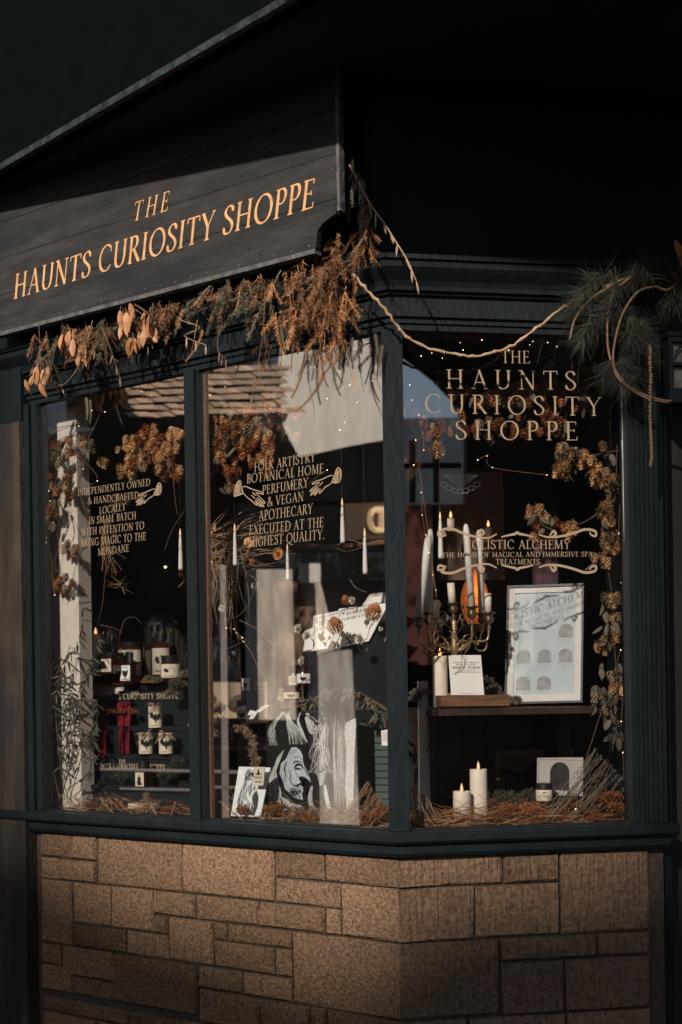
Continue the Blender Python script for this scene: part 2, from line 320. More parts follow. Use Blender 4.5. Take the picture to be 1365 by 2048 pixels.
def text(mb, s, p0, p1, up, n, h, shear=0.0, track=0.06, weight=1.0, flip=False):
    """write s from p0 to p1 (baseline), cap height h along up, facing n"""
    p0, p1, up, n = Vector(p0), Vector(p1), Vector(up).normalized(), Vector(n)
    tot = sum(GLY[c][0] + track for c in s) - track; vec = p1 - p0; Lw = vec.length; ex = vec / Lw; sx = Lw / tot
    x = 0.0; k = 0
    for chn in s:
        adv, sts = GLY[chn]
        for kind, pts, w_ in sts:
            k += 1; q = [Vector((a, b, 0)) for a, b in pts]
            if kind == 'c': q = cr(q, 4)
            if kind == 'l': wd = [w_ * weight] * len(q)
            else:
                wd = []
                for i in range(len(q)):
                    d = q[min(i + 1, len(q) - 1)] - q[max(i - 1, 0)]; th = math.atan2(d.y, d.x)
                    wd.append((T_ + (K_ - T_) * abs(math.sin(th - R(14))) ** 1.5) * weight)
            b = len(mb.v)
            for i, p in enumerate(q):
                d = q[min(i + 1, len(q) - 1)] - q[max(i - 1, 0)]; d.normalize(); nn = Vector((-d.y, d.x, 0)) * wd[i] * .5
                for sg in (-1, 1):
                    e = p + nn * sg; X = (x + e.x + shear * e.y) * sx; Y = e.y * h
                    mb.v.append(tuple(p0 + ex * X + up * Y + n * (.0004 + .00005 * (k % 9))))
            for i in range(len(q) - 1): a = b + 2 * i; mb.f.append((a, a + 2, a + 3, a + 1))
        x += adv + track
def ftext(F, s, x0, y0, x1, y1, hpx, m, parent, o=.002, shear=0, track=.06, weight=1.0, name='lettering'):
    p0, p1 = F.at(x0, y0, o), F.at(x1, y1, o); t0, t1 = F.at(x0, y0 - hpx, o), F.at(x1, y1 - hpx, o)
    h = ((t0.z - p0.z) + (t1.z - p1.z)) / 2; mb = MB(); text(mb, s, p0, p1, (0, 0, 1), F.n3, h, shear, track, weight)
    return mb.build(name, m, parent)
def fdraw(F, lines, wpx, m, parent, o=.002, name='ornament', smooth=True):
    mb = MB()
    for k, ln in enumerate(lines):
        pts = [F.at(x, y, o) for x, y in ln]; pts = cr(pts, 4) if smooth and len(pts) > 2 else pts
        n_ = len(pts); ww = wpx * .0017; wd = [ww * (.45 + .55 * math.sin(math.pi * (i + .5) / n_)) for i in range(n_)]
        mb.ribbon(pts, wd, F.n3, .0004 + .00005 * (k % 9))
    return mb.build(name, m, parent)
# ================================================================== SETTING
def quad_sheet(name, pts, m, z):
    mb = MB(); mb.add([(x, y, z) for x, y in pts], [tuple(range(len(pts)))]); return tag(mb.build(name, m), kind='structure')
COB = mat('worn_paving', (.09, .08, .072), .85, .3, var=.3, nscale=2.5, bump=.5, bscale=9)
quad_sheet('street_ground', [(-300, -300), (300, -300), (300, 300), (-300, 300)], mat('grey_asphalt', (.05, .05, .05), .9, .2, var=.25, nscale=3, bump=.4, bscale=40), 0)
mb = MB(); A = [FL.pt(-3.5, 0, 1.5), FL.pt(0.12, 0, 1.5), FR.pt(4, 0, 1.5), FR.pt(4, 0, -.1), FL.pt(0, 0, -.2), FL.pt(-3.5, 0, -.1)]
n_ = len(A); mb.add([(p.x, p.y, .004) for p in A] + [(p.x, p.y, .12) for p in A], [tuple(range(n_, 2 * n_))] + [(i, (i + 1) % n_, n_ + (i + 1) % n_, n_ + i) for i in range(n_)])
tag(mb.build('pavement', COB), kind='structure')
def prism(mb, pl, z0, z1):
    n = len(pl); mb.add([(p[0], p[1], z0) for p in pl] + [(p[0], p[1], z1) for p in pl],
        [tuple(range(n))[::-1], tuple(range(n, 2 * n))] + [(i, (i + 1) % n, n + (i + 1) % n, n + i) for i in range(n)])
def sweep(mb, prof, aL, aR):
    """profile (offset, z) run along the left facet from aL, round the corner, along the right facet to aR"""
    half = (FL.n + FR.n).normalized(); k = 1 / half.dot(FL.n)
    rows = []
    for end in (0, 1, 2):
        for o, z in prof:
            if end == 0: rows.append(FL.pt(aL, z, o))
            elif end == 1: p = FL.c + half * (k * o); rows.append(Vector((p.x, p.y, z)))
            else: rows.append(FR.pt(aR, z, o))
    n = len(prof); fs = []
    for e in (0, 1):
        for i in range(n): j = (i + 1) % n; fs.append((e * n + i, (e + 1) * n + i, (e + 1) * n + j, e * n + j))
    fs.append(tuple(range(n))); fs.append(tuple(range(2 * n, 3 * n))[::-1]); mb.add(rows, fs)
def mitre(o):
    half = (FL.n + FR.n).normalized(); p = FL.c + half * (o / half.dot(FL.n)); return p
AL, AR = -1.83, .885       # extents of the bay along each facet
ZG0, ZG1 = 1.172, 2.728    # glass
# ---- bay window
bay = thing('bay_window', 'black painted canted shop window with gold lettering on its panes', 'shop window', FL.pt(0, 1.1, 0))
mb = MB(); sweep(mb, [(-.12, 1.132), (.055, 1.132), (.062, 1.14), (.062, 1.158), (.05, 1.168), (-.12, 1.168)], AL - .03, AR + .02); mb.build('sill', PAINT2, bay)
mb = MB(); sweep(mb, [(-.1, 1.088), (.028, 1.088), (.036, 1.10), (.036, 1.1315), (-.1, 1.1315)], AL, AR); mb.build('sill_moulding', PAINT, bay)
mb = MB(); sweep(mb, [(-.08, ZG1), (.002, ZG1), (.002, ZG1 + .018), (.010, ZG1 + .020), (.010, ZG1 + .034), (.022, ZG1 + .038), (.022, ZG1 + .06), (-.08, ZG1 + .06)], AL, AR); mb.build('head_rail', PAINT2, bay)
mb = MB(); sweep(mb, [(-.08, ZG1 + .0605), (.004, ZG1 + .0605), (.004, 2.834), (-.08, 2.834)], AL, AR); mb.build('frieze', PAINT2, bay)
mb = MB(); sweep(mb, [(-.06, 2.8345), (.016, 2.8345), (.02, 2.842), (.03, 2.845), (.032, 2.857), (.04, 2.872), (.062, 2.893), (.072, 2.905), (.074, 2.922), (.084, 2.926), (.084, 2.94), (.03, 2.955), (-.06, 2.955)], AL, AR + .01); mb.build('cornice', PAINT2, bay)
mb = MB(); sweep(mb, [(-.1, 2.9555), (.012, 2.9555), (.012, 6.2), (-.1, 6.2)], AL - .3, AR + 3.0); tag(mb.build('upper_wall', TEALW), kind='structure')
# posts and mullion
aP0 = FL.hit(772, 1300, .02)[0]; aP1 = FR.hit(815, 1300, .02)[0]
mb = MB(); prism(mb, [FL.pt(aP0, 0, -.06)[:2], FL.pt(aP0, 0, .018)[:2], tuple(mitre(.018)), FR.pt(aP1, 0, .018)[:2], FR.pt(aP1, 0, -.06)[:2], tuple(mitre(-.07))], 1.1685, ZG1 - .0005); mb.build('corner_post', PAINT2, bay)
a0 = FL.hit(373, 1300, .02)[0]; a1 = FL.hit(399, 1300, .02)[0]
mb = MB(); mb.fbox(FL, a0, a1, 1.1685, ZG1 - .0005, -.03, .008); mb.build('mullion', PAINT2, bay)
mb = MB(); mb.fbox(FL, a0 + .009, a1 - .006, 1.1685, ZG1 - .001, .0085, .022); mb.build('mullion_bead', PAINT2, bay)
mb = MB(); mb.fbox(FL, a1 + .0005, a1 + .008, 1.173, ZG1 - .001, -.040, -.0225); mb.build('mullion_lining', WOOD, bay)
aJ = FL.hit(76, 1200, .02)[0]
mb = MB(); mb.fbox(FL, AL, aJ, 1.1685, ZG1 - .0005, -.025, .012); mb.build('left_jamb', PAINT2, bay)
mb = MB(); mb.fbox(FL, AL + .02, aJ - .03, 1.1685, ZG1 - .001, .0125, .028); mb.build('jamb_bead', PAINT, bay)
aK = FR.hit(1262, 1200, .02)[0]
mb = MB(); mb.fbox(FR, aK, AR, 1.1685, ZG1 - .0005, -.06, .012); mb.build('right_jamb', PAINT2, bay)
for da in (.022, .052, .085): 
    mb = MB(); mb.fbox(FR, aK + da, aK + da + .012, 1.1685, ZG1 - .001, .0125, .022); mb.build('jamb_bead', PAINT2, bay)
# panes
def pane(F, x0, x1):
    mb = MB(); mb.fbox(F, x0, x1, ZG0 - .004, ZG1 - .0002, -.022, -.016); g_ = mb.build('glass_pane', GLASS, bay); g_.data.materials.append(GLASS_IN)
    for p in g_.data.polygons: p.material_index = 0 if p.normal.dot(F.n3) > .9 else 1
    return g_
G1 = pane(FL, aJ - .004, a0 + .004); G2 = pane(FL, a1 - .004, aP0 + .004); G3 = pane(FR, aP1 - .004, aK + .004)
for nm, F, x0, x1 in (('glazing_rail', FL, aJ, a0), ('glazing_rail', FL, a1, aP0), ('glazing_rail', FR, aP1, aK)):
    mb = MB(); mb.fbox(F, x0 + .0006, x1 - .0006, 1.1685, ZG0, -.014, .004); mb.build(nm, PAINT2, bay)
# ---- lettering on the glass (outer face of the panes)
og = -.0155
for s, x0, y0, x1, y1, h in (
    ('THE', 1002, 726, 1061, 727, 25), ('HAUNTS', 892, 777, 1154, 780, 38), ('CURIOSITY', 849, 826, 1203, 832, 38), ('SHOPPE', 910, 879, 1157, 881, 38),
    ('HOLISTIC ALCHEMY', 927, 1098, 1141, 1098, 18), ('THE HOME OF MAGICAL AND IMMERSIVE SPA', 884, 1115, 1186, 1113, 10), ('TREATMENTS', 992, 1129, 1080, 1129, 11)):
    ftext(FR, s, x0, y0, x1, y1, h, VINYL, bay, og, track=.32 if h > 30 else .05, weight=.8 if h > 20 else .95)
for s, x0, y0, x1, y1, h in (
    ('FOLK ARTISTRY', 509, 944, 631, 923, 19), ('BOTANICAL HOME', 494, 967, 648, 946, 19), ('PERFUMERY', 525, 990, 617, 974, 19), ('& VEGAN', 535, 1013, 608, 1002, 19),
    ('APOTHECARY', 518, 1042, 626, 1027, 20), ('EXECUTED AT THE', 499, 1070, 648, 1054, 20), ('HIGHEST QUALITY.', 499, 1095, 650, 1078, 20),
    ('INDEPENDENTLY OWNED', 156, 992, 301, 971, 14), ('& HANDCRAFTED', 176, 1009, 278, 997, 14), ('LOCALLY', 199, 1029, 252, 1020, 15), ('IN SMALL BATCH', 178, 1049, 273, 1038, 15),
    ('WITH INTENTION TO', 163, 1072, 289, 1058, 15), ('BRING MAGIC TO THE', 163, 1094, 293, 1080, 16), ('MUNDANE', 196, 1112, 259, 1103, 15)):
    ftext(FL, s, x0, y0, x1, y1, h, VINYL, bay, og, shear=.05, weight=.86)
def hand(x, y, sx, sy):
    L = [[(0, 0), (14, -3), (30, 2), (42, 6), (60, 10), (70, 12)], [(70, 12), (72, 17), (58, 15), (48, 14)], [(48, 14), (60, 24), (74, 36), (79, 41), (72, 41), (60, 32), (52, 26)],
         [(52, 26), (62, 36), (72, 47), (75, 51), (68, 48), (56, 37), (49, 30)], [(49, 30), (56, 38), (66, 50), (60, 48), (50, 38), (46, 34)], [(46, 34), (50, 41), (54, 48), (44, 42), (34, 34), (22, 27), (8, 14), (6, 12)],
         [(38, 12), (44, 18), (50, 22)], [(34, 20), (42, 26), (47, 30)]]
    cuff = [[(-6, -18), (-14, -8), (-18, 6), (-20, 18), (-22, 24)], [(-22, 24), (-10, 20), (6, 17)], [(6, 17), (5, 8), (2, -1)], [(2, -1), (-2, -12), (-6, -18)]]
    pat = [[(-2 + i * 1.0, -3 + i * 4.6), (-9 + i * .4, -4 + i * 5.6), (-15 - i * .2, -8 + i * 7)] for i in range(5)]
    pat += [[(-10 - i * 1.2 + j * 5, -9 + i * 5.5 + j), (-8 - i + j * 5, -6 + i * 5.5 + j)] for i in range(6) for j in range(2)]
    tr = lambda ln: [(x + a * sx, y + b * sy) for a, b in ln]
    fdraw(FL, [tr(l_) for l_ in L], 2.2, VINYL, bay, og, 'hand_drawing'); fdraw(FL, [tr(l_) for l_ in cuff], 3.4, VINYL, bay, og, 'lace_cuff'); fdraw(FL, [tr(l_) for l_ in pat], 2.6, VINYL, bay, og, 'lace_cuff')
hand(482, 975, .62, .75)
def hand2(x, y, k):      # mirrored hand, cuff at the upper right
    T = lambda ln: [(x - (a * .86 + b * .05) * k, y + (b * .9 + a * .42) * k) for a, b in ln]
    L = [[(0, 0), (14, -8), (30, -9), (42, -9), (58, -12), (70, -14)], [(70, -14), (73, -9), (58, -6), (48, -4)], [(48, -4), (60, 2), (76, 7), (79, 11), (72, 12), (60, 9), (52, 8)],
         [(52, 8), (62, 13), (74, 20), (76, 24), (68, 22), (56, 17), (49, 14)], [(49, 14), (56, 20), (64, 28), (60, 29), (50, 22), (44, 19)], [(44, 19), (46, 26), (48, 32), (38, 27), (28, 20), (18, 20), (8, 16), (6, 14)],
         [(38, 0), (44, 5), (50, 7)]]
    cuff = [[(-10, -22), (-18, -10), (-20, 4), (-20, 16), (-16, 26)], [(-16, 26), (-4, 22), (8, 16)], [(8, 16), (4, 8), (0, -1)], [(0, -1), (-4, -14), (-10, -22)]]
    pat = [[(-2 + i * .8, -3 + i * 4.6), (-9 + i * .4, -6 + i * 5.8), (-16, -10 + i * 7)] for i in range(5)]
    pat += [[(-10 + j * 5, -12 + i * 5.5 + j), (-8 + j * 5, -9 + i * 5.5 + j)] for i in range(6) for j in range(2)]
    fdraw(FL, [T(l_) for l_ in L], 2.2, VINYL, bay, og, 'hand_drawing'); fdraw(FL, [T(l_) for l_ in cuff], 3.4, VINYL, bay, og, 'lace_cuff'); fdraw(FL, [T(l_) for l_ in pat], 2.6, VINYL, bay, og, 'lace_cuff')
hand2(670, 952, .72); hand2(313, 979, .58)
sw = [[(893, 1072), (886, 1066), (877, 1064), (879, 1073), (890, 1069), (884, 1060), (905, 1058), (925, 1066), (945, 1072), (975, 1076), (994, 1068)], [(955, 1073), (962, 1060), (968, 1066), (962, 1072)],
      [(1003, 1074), (1020, 1070), (1030, 1068), (1035, 1065), (1040, 1068), (1052, 1070), (1067, 1074)], [(1078, 1069), (1095, 1074), (1120, 1073), (1148, 1066), (1170, 1059), (1190, 1062), (1192, 1072), (1183, 1070), (1180, 1064)], [(1100, 1072), (1107, 1062), (1112, 1068), (1106, 1073)]]
fdraw(FR, sw, 5, VINYL, bay, og, 'scroll_ornament')
sw2 = [[(x, 2268 - y - (1066 - y) * 0 - 64) for x, y in ln] for ln in sw]
fdraw(FR, sw2, 5, VINYL, bay, og, 'scroll_ornament')

# ---- stone plinth
wall = thing('stone_plinth_wall', 'coursed split sandstone plinth wall under the shop window', 'wall', FL.pt(0, 0, 0))
mb = MB(); sweep(mb, [(-.25, .0), (-.007, .0), (-.007, 1.0875), (-.25, 1.0875)], AL + .02, AR - .01); mb.build('mortar_bed', MORTAR, wall)
def stone(F, a0, a1, z0, z1, m):
    g = .0038; w_, h_ = abs(a1 - a0), z1 - z0
    k0 = 0 if F is FR and a0 < .003 else g; k1 = 0 if F is FL and a1 > -.003 else g
    x0, x1, y0, y1 = a0 + k0, a1 - k1, z0 + g, z1 - g; c = .006
    pr = rnd.uniform(.004, .013); nx, ny = 3, 3; vs = []
    f = lambda: rnd.uniform(-.0035, .0035)
    ring = [(x0, y0), ((x0 + x1) / 2, y0), (x1, y0), (x1, (y0 + y1) / 2), (x1, y1), ((x0 + x1) / 2, y1), (x0, y1), (x0, (y0 + y1) / 2)]
    e = lambda a, k=0: a
    mb = MB(); A = []; 
    jit = [(rnd.uniform(-.0015, .0015), rnd.uniform(-.0015, .0015)) for _ in ring]
    for (x, y), (jx, jy) in zip(ring, jit): A.append(F.pt(x + (0 if (x in (x0, x1) and ((F is FR and k0 == 0 and x == x0) or (F is FL and k1 == 0 and x == x1))) else jx), y + jy, -.02))
    B = []
    for i, ((x, y), (jx, jy)) in enumerate(zip(ring, jit)):
        edge = (F is FR and k0 == 0 and x == x0) or (F is FL and k1 == 0 and x == x1)
        if edge: q = mitre(.006); B.append(Vector((q.x, q.y, y + jy)))
        else: B.append(F.pt(x + jx, y + jy, .001 + rnd.uniform(-.001, .001)))
    Ci = [];
    for (x, y), (jx, jy) in zip(ring, jit):
        cx = (x0 + x1) / 2; cz = (y0 + y1) / 2
        edge = (F is FR and k0 == 0 and x == x0) or (F is FL and k1 == 0 and x == x1)
        dx = (c if x < cx - 1e-6 else -c if x > cx + 1e-6 else 0) + rnd.uniform(-.002, .002); dz = (c if y < cz - 1e-6 else -c if y > cz + 1e-6 else 0) + rnd.uniform(-.002, .002)
        Ci.append(F.pt(x + (dx if not edge else dx * .3), y + dz, (pr if not edge else .006) + f()))
    mid = F.pt((x0 + x1) / 2, (y0 + y1) / 2, pr + rnd.uniform(0, .004))
    v = A + B + Ci + [mid]; fs = []
    for i in range(8):
        j = (i + 1) % 8; fs += [(i, j, 8 + j, 8 + i), (8 + i, 8 + j, 16 + j, 16 + i), (16 + i, 16 + j, 24)]
    mb.add(v, fs); mb.build('stone', m, wall)
SL = []
def sl(p0, p1, z0, z1): SL.append((p0, p1, z0, z1))
for t_ in [(85, 150, .99, 1.085), (150, 198, .99, 1.085), (85, 123, .906, .99), (123, 198, .906, .99), (198, 368, .906, 1.085), (368, 553, .906, 1.085),
           (553, 653, .99, 1.085), (653, 0, .99, 1.085), (553, 685, .906, .99), (685, 0, .819, .99),
           (309, 394, .819, .906), (394, 520, .819, .906), (520, 653, .819, .906), (653, 685, .819, .906),
           (85, 148, .661, .906), (148, 225, .75, .906), (225, 309, .75, .906), (148, 254, .661, .75), (254, 339, .661, .75),
           (309, 339, .75, .819), (339, 429, .661, .819), (429, 456, .755, .819), (456, 585, .755, .819), (429, 551, .661, .755), (551, 585, .661, .755), (585, 0, .58, .819),
           (85, 124, .58, .661), (124, 227, .55, .661), (227, 397, .48, .661), (397, 487, .58, .661), (487, 585, .58, .661),
           (85, 148, .48, .58), (148, 227, .48, .55), (397, 519, .46, .58), (519, 619, .46, .58), (619, 653, .46, .58), (653, 0, .40, .58)]: sl(*t_)
def aL(px): return 0.0 if px == 0 else FL.hit(px, 1850, 0)[0]
def aR(px): return 0.0 if px == 0 else FR.hit(px, 1850, 0)[0]
for p0, p1, z0, z1 in SL: stone(FL, aL(p0), aL(p1), z0, z1, STONE)
for p0, p1, z0, z1 in [(0, 1008, .99, 1.085), (1008, 1121, .99, 1.085), (1121, 1300, .822, 1.085), (0, 950, .819, .99), (950, 1121, .822, .99),
                       (0, 999, .58, .819), (999, 1194, .745, .82), (1194, 1300, .745, .82), (999, 1128, .575, .745), (1128, 1300, .575, .745)]: stone(FR, aR(p0), aR(p1), z0, z1, RIB)
for F, a_, b_, m_ in ((FL, aL(85), 0.0, STONE), (FR, 0.0, aR(1300), RIB)):
    for (z0, z1) in ((.40, .46), (.28, .40), (.14, .28), (.005, .14)):
        x = a_
        while x < b_ - .01:
            x2 = min(b_, x + rnd.uniform(.12, .34)); x2 = b_ if b_ - x2 < .09 else x2
            if F is FR and z0 == .40: z1 = .575
            elif F is FL and z0 == .40:
                if x > aL(653) - .02: break
                x2 = min(x2, aL(653))
            stone(F, x, x2, z0, z1, m_); x = x2
            if F is FL and z0 == .40 and x >= aL(653) - .001: break
# ---- left pilaster and right door recess
PIL = mat('weathered_render', (.036, .028, .022), .9, .15, var=.4, nscale=10, bump=.8, bscale=60, stretch=(2, 2, .5), dark=(.018, .015, .013))
mb = MB(); aE = FL.hit(44, 1200, .05)[0]; mb.fbox(FL, aE - 1.2, aE, .004, 2.66, -.03, .05); tag(mb.build('stone_pilaster', PIL), 'weathered brown stone pilaster left of the shop window', 'pilaster')
mb = MB(); mb.fbox(FL, aE + .0005, AL - .0005, .004, 3.066, -.03, -.015); mb.fbox(FL, aE - 1.2, aE, 2.661, 3.066, -.2, .04); tag(mb.build('dark_wall', PAINT), kind='structure')
mb = MB(); mb.fbox(FR, AR + .0005, AR + .03, .004, 3.066, -.5, -.03); mb.fbox(FR, AR + .0305, AR + 3, .004, 3.066, -.55, -.35); tag(mb.build('recess_wall', PAINT), kind='structure')
door = thing('shop_door', 'dark brown panelled door in the recess right of the window', 'door', FR.pt(AR + .28, .1, -.34))
ad = FR.hit(1352, 1200, -.34)[0]
mb = MB(); mb.fbox(FR, ad, ad + .85, .13, 2.3, -.348, -.32); mb.build('door_panel', mat('dark_brown_door', (.03, .02, .015), .5, .4, var=.3, nscale=4, stretch=(3, 3, .5)), door)
for k in range(3): mb = MB(); mb.fbox(FR, ad + .08, ad + .77, .3 + k * .7, .85 + k * .7, -.3195, -.312); mb.build('raised_panel', MATS['dark_brown_door'], door)
mb = MB(); mb.tube([FR.pt(ad + .06, 1.1, -.30), FR.pt(ad + .06, 1.25, -.30)], .012, 8); mb.build('handle', BRASS, door)
# wall lantern
la = thing('wall_lantern', 'small black lantern with arched panes hanging right of the pine bunch', 'lantern', FR.at(1375, 790, .05))
LANT = mat('lantern_panel', (.10, .085, .075), .3, .5, var=.6, nscale=14)
q0, zb = FR.hit(1340, 786, .05); q1, zt = FR.hit(1340, 672, .05); wl = .18
for x_, z_, ww, hh in ((0, 0, .012, zt - zb), (wl - .012, 0, .012, zt - zb), (.0125, 0, wl - .025, .016), (.0125, .090, wl - .025, .010), (.0125, zt - zb - .016, wl - .025, .016)):
    mb = MB(); mb.fbox(FR, q0 + x_, q0 + x_ + ww, zb + z_, zb + z_ + hh, .0, .05); mb.build('lantern_bar', PAINT2, la)
mb = MB(); mb.fbox(FR, q0 + .0125, q0 + wl - .0125, zb + .0165, zb + .0895, .01, .03); mb.fbox(FR, q0 + .0125, q0 + wl - .0125, zb + .1005, zt - .0165, .01, .03); mb.build('lantern_pane', LANT, la)
mb = MB(); pts = [FR.pt(q0 + wl / 2 + (wl / 2 - .018) * math.cos(R(a)), zt - .065 + .045 * math.sin(R(a)), .045) for a in range(0, 181, 20)]; mb.tube(pts, .004, 5); mb.build('arch_bar', PAINT2, la)
mb = MB(); mb.fbox(FR, q0 - .006, q0 + wl + .006, zb - .03, zb - .0005, -.002, .055); mb.build('lantern_base', PAINT, la)
mb = MB(); mb.fbox(FR, q0 - .006, q0 + wl + .006, zt + .0005, zt + .014, -.002, .055); mb.build('lantern_cap', PAINT, la)
mb = MB(); mb.tube([FR.pt(q0 + wl / 2, zt + .01, .02), FR.pt(q0 + wl / 2, zt + .3, .02)], .004, 5); mb.build('hanging_rod', PAINT, la)
# ---- overhanging upper storey
ZC = 3.50
c1, c2 = atz(40, 320, ZC), atz(590, 0, ZC); dC = (c2 - c1).normalized(); nC = Vector((dC.y, -dC.x, 0))
if nC.y > 0: nC = -nC
cA, cB = c1 + dC * 0 - dC * (1.3 if (c2 - c1).dot(dC) > 0 else -1.3), c2 + dC * 2.6
over = thing('upper_storey_overhang', 'dark jettied upper storey with beaded bottom edge above the sign', 'overhang', c2)
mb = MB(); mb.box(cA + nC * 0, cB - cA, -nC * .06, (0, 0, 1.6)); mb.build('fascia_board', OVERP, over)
mb = MB(); mb.box(cA + nC * .0005 + Vector((0, 0, -.01)), cB - cA, nC * .022, (0, 0, .022)); mb.build('bottom_bead', mat('chipped_lit_bead', (.022, .027, .028), .5, .3, var=.5, nscale=60, bump=.6, bscale=80, dark=(.008, .011, .012)), over)  # chips are wear; the pale base paints in the lit edge
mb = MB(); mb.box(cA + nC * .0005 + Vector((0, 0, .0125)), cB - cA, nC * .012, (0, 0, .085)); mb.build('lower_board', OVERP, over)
mb = MB()
pl = [cA, cB, cB + Vector((1.6, 2.6, 0)), FR.pt(AR, 0, -.0), Vector((*mitre(0), 0)), FL.pt(-1.9, 0, 0)]
prism(mb, [(p.x - nC.x * .07, p.y - nC.y * .07) for p in pl[:2]] + [(p.x, p.y) for p in pl[2:]], ZC + .02, ZC + .06); mb.build('soffit', SOFFIT, over)
mb = MB(); mb.box(cB - nC * .0605 + Vector((0, 0, 0)), Vector((1.6, 2.6, 0)), Vector((.06, 0, 0)), (0, 0, 1.6)); mb.build('side_board', PAINT, over)
mb = MB(); prism(mb, [(-.13, 3.66), (-.44, 2.98), (3.2, 2.98), (3.2, 3.9), (1.2, 3.66)], ZC + .0605, ZC + .12); mb.build('added_shade_board', SOFFIT, over)  # unseen board added only to shade the upper wall and cornice
# ---- the sign board
OS = .15
sg = thing('shop_sign', 'charcoal plank sign reading The Haunts Curiosity Shoppe in copper letters', 'sign', FL.at(400, 500, OS))
sR, zB = FL.hit(632, 497, OS); sR2, zN = FL.hit(672, 427, OS); sR3, zT = FL.hit(679, 292, OS); sLt = FL.hit(-25, 500, OS)[0]
_, zs1 = FL.hit(660, 400, OS); hP = zs1 - zB
def zpoly(pts, z=0, o0=OS - .022, o1=OS):
    n = len(pts); mb = MB(); mb.add([FL.pt(a, z_, o0) for a, z_ in pts] + [FL.pt(a, z_, o1) for a, z_ in pts], [tuple(range(n))[::-1], tuple(range(n, 2 * n))] + [(i, (i + 1) % n, n + (i + 1) % n, n + i) for i in range(n)]); return mb
zpoly([(sLt, zB), (sR, zB), (sR + .004, zB + .03), (sR + .008, zB + .055), (sR + .03, zN - .018), (sR2 - .02, zN - .006), (sR2, zN), (sR2 + .002, zs1 - .001), (sLt, zs1 - .001)]).build('plank', SIGNW, sg)
for k in range(3):
    z0 = zs1 + .001 + k * hP; zpoly([(sLt, z0), (sR2 + .002 + k * .003, z0), (sR2 + .005 + k * .003, z0 + hP - .002), (sLt, z0 + hP - .002)], o1=OS + rnd.uniform(-.001, .001)).build('plank', SIGNW, sg)
mb = MB(); mb.fbox(FL, sLt + .01, sR - .02, zB + .02, zB + 4 * hP - .05, .02, OS - .0225); mb.build('backing_board', PAINT, sg)
TRIM = mat('worn_sign_edge', (.06, .058, .056), .6, .3, var=.5, nscale=30, bump=.6, bscale=40)
mb = MB(); mb.fbox(FL, sLt, sR - .002, zB - .0005 - .014, zB - .0005, OS - .03, OS + .003); mb.build('bottom_edge_strip', TRIM, sg)
mb = MB(); mb.fbox(FL, sR2 + .006, sR2 + .018, zN + .006, zs1 + 3 * hP, OS - .024, OS + .002); mb.build('side_edge_strip', TRIM, sg)
ftext(FL, 'HAUNTS CURIOSITY SHOPPE', 27, 599, 628, 415, 53, GOLD, sg, OS + .0012, shear=.18, weight=1.08)
ftext(FL, 'THE', 265, 444, 336, 421, 38, GOLD, sg, OS + .0012, shear=.30, track=.3)
mb = MB()
for i in range(44):
    a = sLt + (sR - sLt) * (i + .3) / 44
    if i % 2: mb.lathe([(0, .0), (.0035, .001), (.0035, .003), (0, .004)], FL.pt(a, zB + .012 + rnd.uniform(-.003, .003), OS - .001), 6, M=frameM(Vector((0, 0, 0)), FL.e3, Vector((0, 0, 1)), FL.n3))
for z_ in (zs1 + .03, zs1 + .09, zs1 + .17, zs1 + .26): mb.lathe([(0, .0), (.004, .001), (.004, .003), (0, .004)], FL.pt(sR2 - .012, z_, OS - .001), 6, M=frameM(Vector((0, 0, 0)), FL.e3, Vector((0, 0, 1)), FL.n3))
mb.build('nail_heads', TRIM, sg)['kind'] = 'stuff'
mb = MB()
for a_, z_, s_ in ((-.62, .03, .008), (-.35, .055, .009), (-.30, .028, .007), (-.55, .15, .006), (-.9, .08, .008), (-.75, .12, .006)):
    mb.lathe([(0, .0), (s_, .0002), (s_ * .9, .0008), (0, .001)], FL.pt(sR2 + a_, zB + z_, OS), 10, M=frameM(Vector((0, 0, 0)), FL.e3, Vector((0, 0, 1)), FL.n3))
mb.build('wood_knots', INK, sg)['kind'] = 'stuff'
# ---- inside of the shop
ROOM = mat('dark_room_wall', (.022, .017, .014), .8, .2, var=.3, nscale=2)
mb = MB(); pl = [(-4.5, 6.0), (-4.5, 9.5), (3.2, 9.5), (3.2, 5.2)]
for i in range(3):
    a, b = Vector((*pl[i], 0)), Vector((*pl[i + 1], 0)); mb.box(a, b - a, (b - a).cross(Vector((0, 0, 1))).normalized() * -.1, (0, 0, 3.2))
tag(mb.build('room_wall', ROOM), kind='structure')
mb = MB(); e0 = FL.pt(AL - .3, 0, -.12); e1 = FR.pt(AR, 0, -.12); m0 = mitre(-.12)
prism(mb, [(e0.x, e0.y), (-4.6, 6.0), (-4.6, 9.6), (3.3, 9.6), (3.3, 5.0), (e1.x, e1.y), (m0.x, m0.y)], 3.0, 3.06); tag(mb.build('ceiling', ROOM), kind='structure')
mb = MB(); prism(mb, [(e0.x, e0.y), (-4.6, 6.0), (-4.6, 9.6), (3.3, 9.6), (3.3, 5.0), (e1.x, e1.y), (m0.x, m0.y)], .15, .2); tag(mb.build('floor', DARKWOOD), kind='structure')
mb = MB(); a, b = e1, Vector((3.2, 5.2, 0)); mb.box((a.x, a.y, 0), b - Vector((a.x, a.y, 0)), (0, .1, 0), (0, 0, 3.1)); a, b = e0, Vector((-4.5, 6.0, 0)); mb.box((a.x, a.y, 0), Vector((b.x - a.x, b.y - a.y, 0)), (0, .1, 0), (0, 0, 3.1)); tag(mb.build('side_wall', ROOM), kind='structure')
